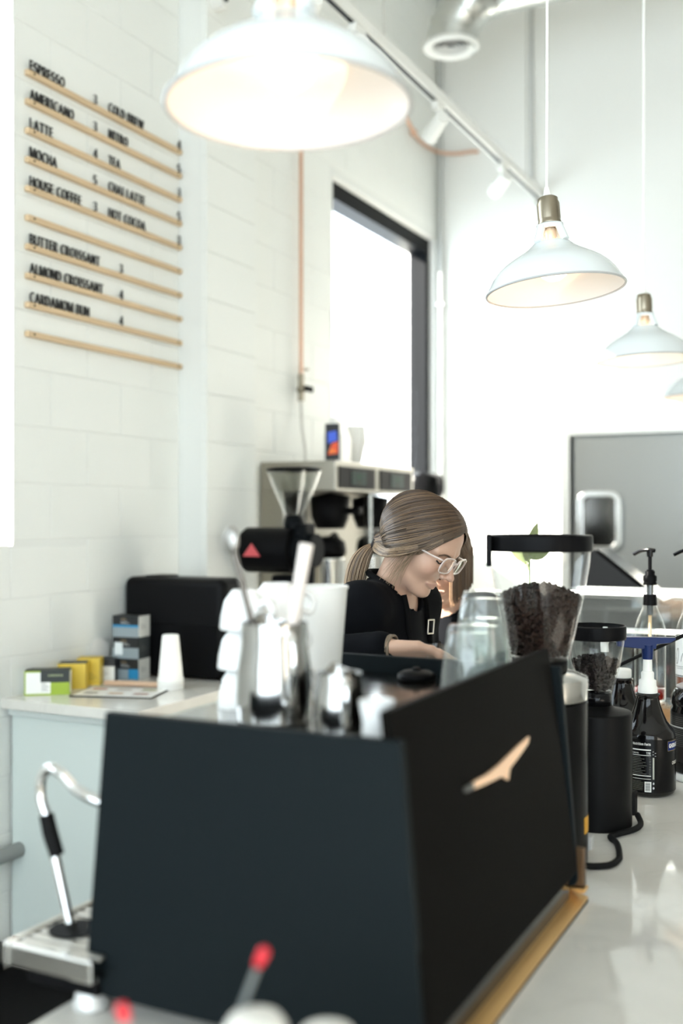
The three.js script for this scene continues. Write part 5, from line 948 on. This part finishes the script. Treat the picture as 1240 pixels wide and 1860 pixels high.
    const lg = new THREE.BufferGeometry(); lg.setAttribute('position', new THREE.Float32BufferAttribute(pos, 3)); lg.setAttribute('uv', new THREE.Float32BufferAttribute(new Float32Array(pos.length / 3 * 2), 2)); lg.setIndex(idx); lg.computeVertexNormals();
    wpart('lens', lg, clear, gl);
    wpart('temple', tube([loc(0.1005, 0.011, sd * 0.060), loc(0.094, 0.011, sd * 0.0665), loc(0.05, 0.008, sd * 0.072), loc(0.005, 0.010, sd * 0.0745)], 0.0024, 40, 8), plastic, gl);
  }
  wpart('bridge', tube([loc(0.1078, 0.004, 0.009), loc(0.1095, 0.008, 0), loc(0.1078, 0.004, -0.009)], 0.0024, 16, 8), plastic, gl);
  wpart('bracelet', [0, 0.006].map((d) => new THREE.TorusGeometry(0.0285, 0.003, 8, 28).rotateY(Math.PI / 2).translate(-0.911 + d, 1.277, -2.056)), M([0.16, 0.12, 0.08], 0.5), w.t, 'dark beaded bracelet');
  // held in the hand: a shot glass; a dark dish lies on the deck edge
  const sg = thing('shot_glass', 'small ribbed shot glass held over the machine by the woman in glasses', 'glass', [-0.822, 1.228, -2.085]);
  part('wall', lathe([[0, 0], [0.018, 0], [0.020, 0.004], [0.025, 0.06], [0.0235, 0.06], [0.018, 0.008], [0, 0.008]], 32), clear, sg);
  const dish = thing('tamping_lid', 'round black lid lying on the far end of the cup deck', 'lid', [-0.715, DECK, -1.725]);
  part('disc', lathe([[0, 0], [0.030, 0], [0.033, 0.004], [0.033, 0.010], [0.024, 0.016], [0, 0.018]], 36), blackPlastic, dish);
  part('grip', rod([0, 0.016, 0], [0, 0.022, 0], 0.008, 0.006), blackPlastic, dish);
}
// --- the second woman, behind ---
{
  const s = 0.97, head = headFrame(V(-1.132, 1.426, -2.925), -1.62, 0.45, 0.10, s);
  const shL = [-1.045, 1.262, -3.05], shR = [-1.355, 1.262, -3.06], neck = [-1.175, 1.295, -3.03];
  const elL = [-1.02, 1.02, -3.03], wrL = [-1.05, 0.97, -2.80], elR = [-1.40, 1.02, -3.03], wrR = [-1.33, 1.0, -2.80];
  const torso = [[[-1.20, 0.96, -3.10], [-1.20, 1.17, -3.06], 0.122, 0.116], [[-1.28, 1.175, -3.055], [-1.12, 1.175, -3.055], 0.102, 0.102], [shR, shL, 0.054, 0.054], [[-1.195, 1.19, -3.055], neck, 0.10, 0.058], [[-1.27, 0.95, -3.10], [-1.13, 0.95, -3.10], 0.113, 0.113]];
  const hips = [[[-1.27, 0.91, -3.10], [-1.13, 0.91, -3.10], 0.116, 0.116]];
  const arms = [[shR, elR, 0.050, 0.041], [elR, wrR, 0.041, 0.029], [shL, elL, 0.050, 0.041], [elL, wrL, 0.041, 0.029]];
  const legs = [[[-1.29, 0.88, -3.10], [-1.29, 0.47, -3.08], 0.086, 0.057], [[-1.29, 0.47, -3.08], [-1.29, 0.09, -3.12], 0.055, 0.036], [[-1.12, 0.88, -3.10], [-1.12, 0.47, -3.08], 0.086, 0.057], [[-1.12, 0.47, -3.08], [-1.12, 0.09, -3.12], 0.055, 0.036]];
  const hd = (w, d, tx) => handBones(V(...w), V(...d).normalize(), V(0, 0.95, 0.3).normalize(), V(tx, 0, 0), 0.5);
  const w = person({ label: 'second woman in black bending her head behind the woman in glasses', feet: [-1.20, 0, -3.10], head, scale: s, neck, torso, hips, arms, legs, hands: [hd(wrR, [0.3, -0.3, 0.95], 1), hd(wrL, [-0.3, -0.2, 0.95], -1)], neckLow: [-1.17, 1.285, -3.02], neckHigh: [-1.13, 1.40, -2.98], neckR: [0.062, 0.075], ankles: [[-1.29, 0.09, -3.12], [-1.12, 0.09, -3.12]], fwd: [0, 1], bib: 1.18 });
  facePieces(w.t, head, w.hd, lashMat, browMat);
  const dark = [0.06, 0.038, 0.025], mid = [0.11, 0.068, 0.040], warm = [0.18, 0.105, 0.055];
  const shell = (p) => { const e = smin(ell(p, [-0.016, 0.031, 0], [0.1035, 0.0945, 0.0815]), ell(p, [0.030, 0.043, 0], [0.064, 0.0705, 0.0685]), 0.03); const face = (p[0] - 0.036) - 0.62 * (p[1] - 0.005); return smax(smax(e, face, 0.012), -0.06 - p[1], 0.012); };
  wpart('hair_cap', surface(shell, [-0.14, -0.08, -0.11], [0.12, 0.15, 0.11], 0.0055, () => dark).applyMatrix4(head), capMat, w.t, 'brown hair');
  const S = new Strands();
  const rad2 = (d) => { let r = 0.06; for (let i = 0; i < 30; i++) { const p = [d.x * r - 0.01, d.y * r + 0.03, d.z * r]; r -= 0.8 * smin(ell(p, [-0.016, 0.031, 0], [0.1035, 0.0945, 0.0815]), ell(p, [0.030, 0.043, 0], [0.064, 0.0705, 0.0685]), 0.03); } return r; };
  for (let i = 0; i < 1300; i++) {
    const sd = i % 2 ? 1 : -1, a = rnd(), ang = 1.15 - 2.5 * a, pts = [], L = rr(0.75, 1.0), lift = rr(0.001, 0.006);   // ang: where round the head the strand hangs, 1.15 = temple
    const d0 = V(0.075 - 0.13 * a, 0.085, 0.002 * sd).normalize(), d1 = V(Math.sin(ang) * 0.75, -0.28, sd * Math.cos(Math.max(-1.35, ang)) + sd * 0.12).normalize(); let last;
    for (let k = 0; k <= 14; k++) {
      const u = k / 14;
      if (u <= 0.62) { const v = u / 0.62, d = d0.clone().multiplyScalar(1 - v).addScaledVector(d1, v).addScaledVector(V(0, 0.25, 0.6 * sd), v * (1 - v)).normalize(), r = rad2(d) + lift * Math.min(1, v * 3) + 0.0008; last = V(d.x * r - 0.01, d.y * r + 0.03, d.z * r).applyMatrix4(head); pts.push(last.clone()); }
      else { const v = (u - 0.62) / 0.38; pts.push(last.clone().add(V(0.004 * Math.sin(i), -0.115 * L * v, 0.004 * Math.cos(i * 1.7)))); }
    }
    const h = rnd(); S.add(pts, rr(0.0008, 0.0015), h < 0.5 ? dark : mid, h < 0.5 ? mid : warm);
  }
  wpart('hair', S.geo(), hairMat, w.t, 'loose brown hair');
}

// ---------- shadows and hand over ----------
scene.traverse((o) => { if (o.isMesh) { o.castShadow = true; o.receiveShadow = true; } if (o.isLight && o.shadow) o.castShadow = true; });
renderer.render(scene, camera);
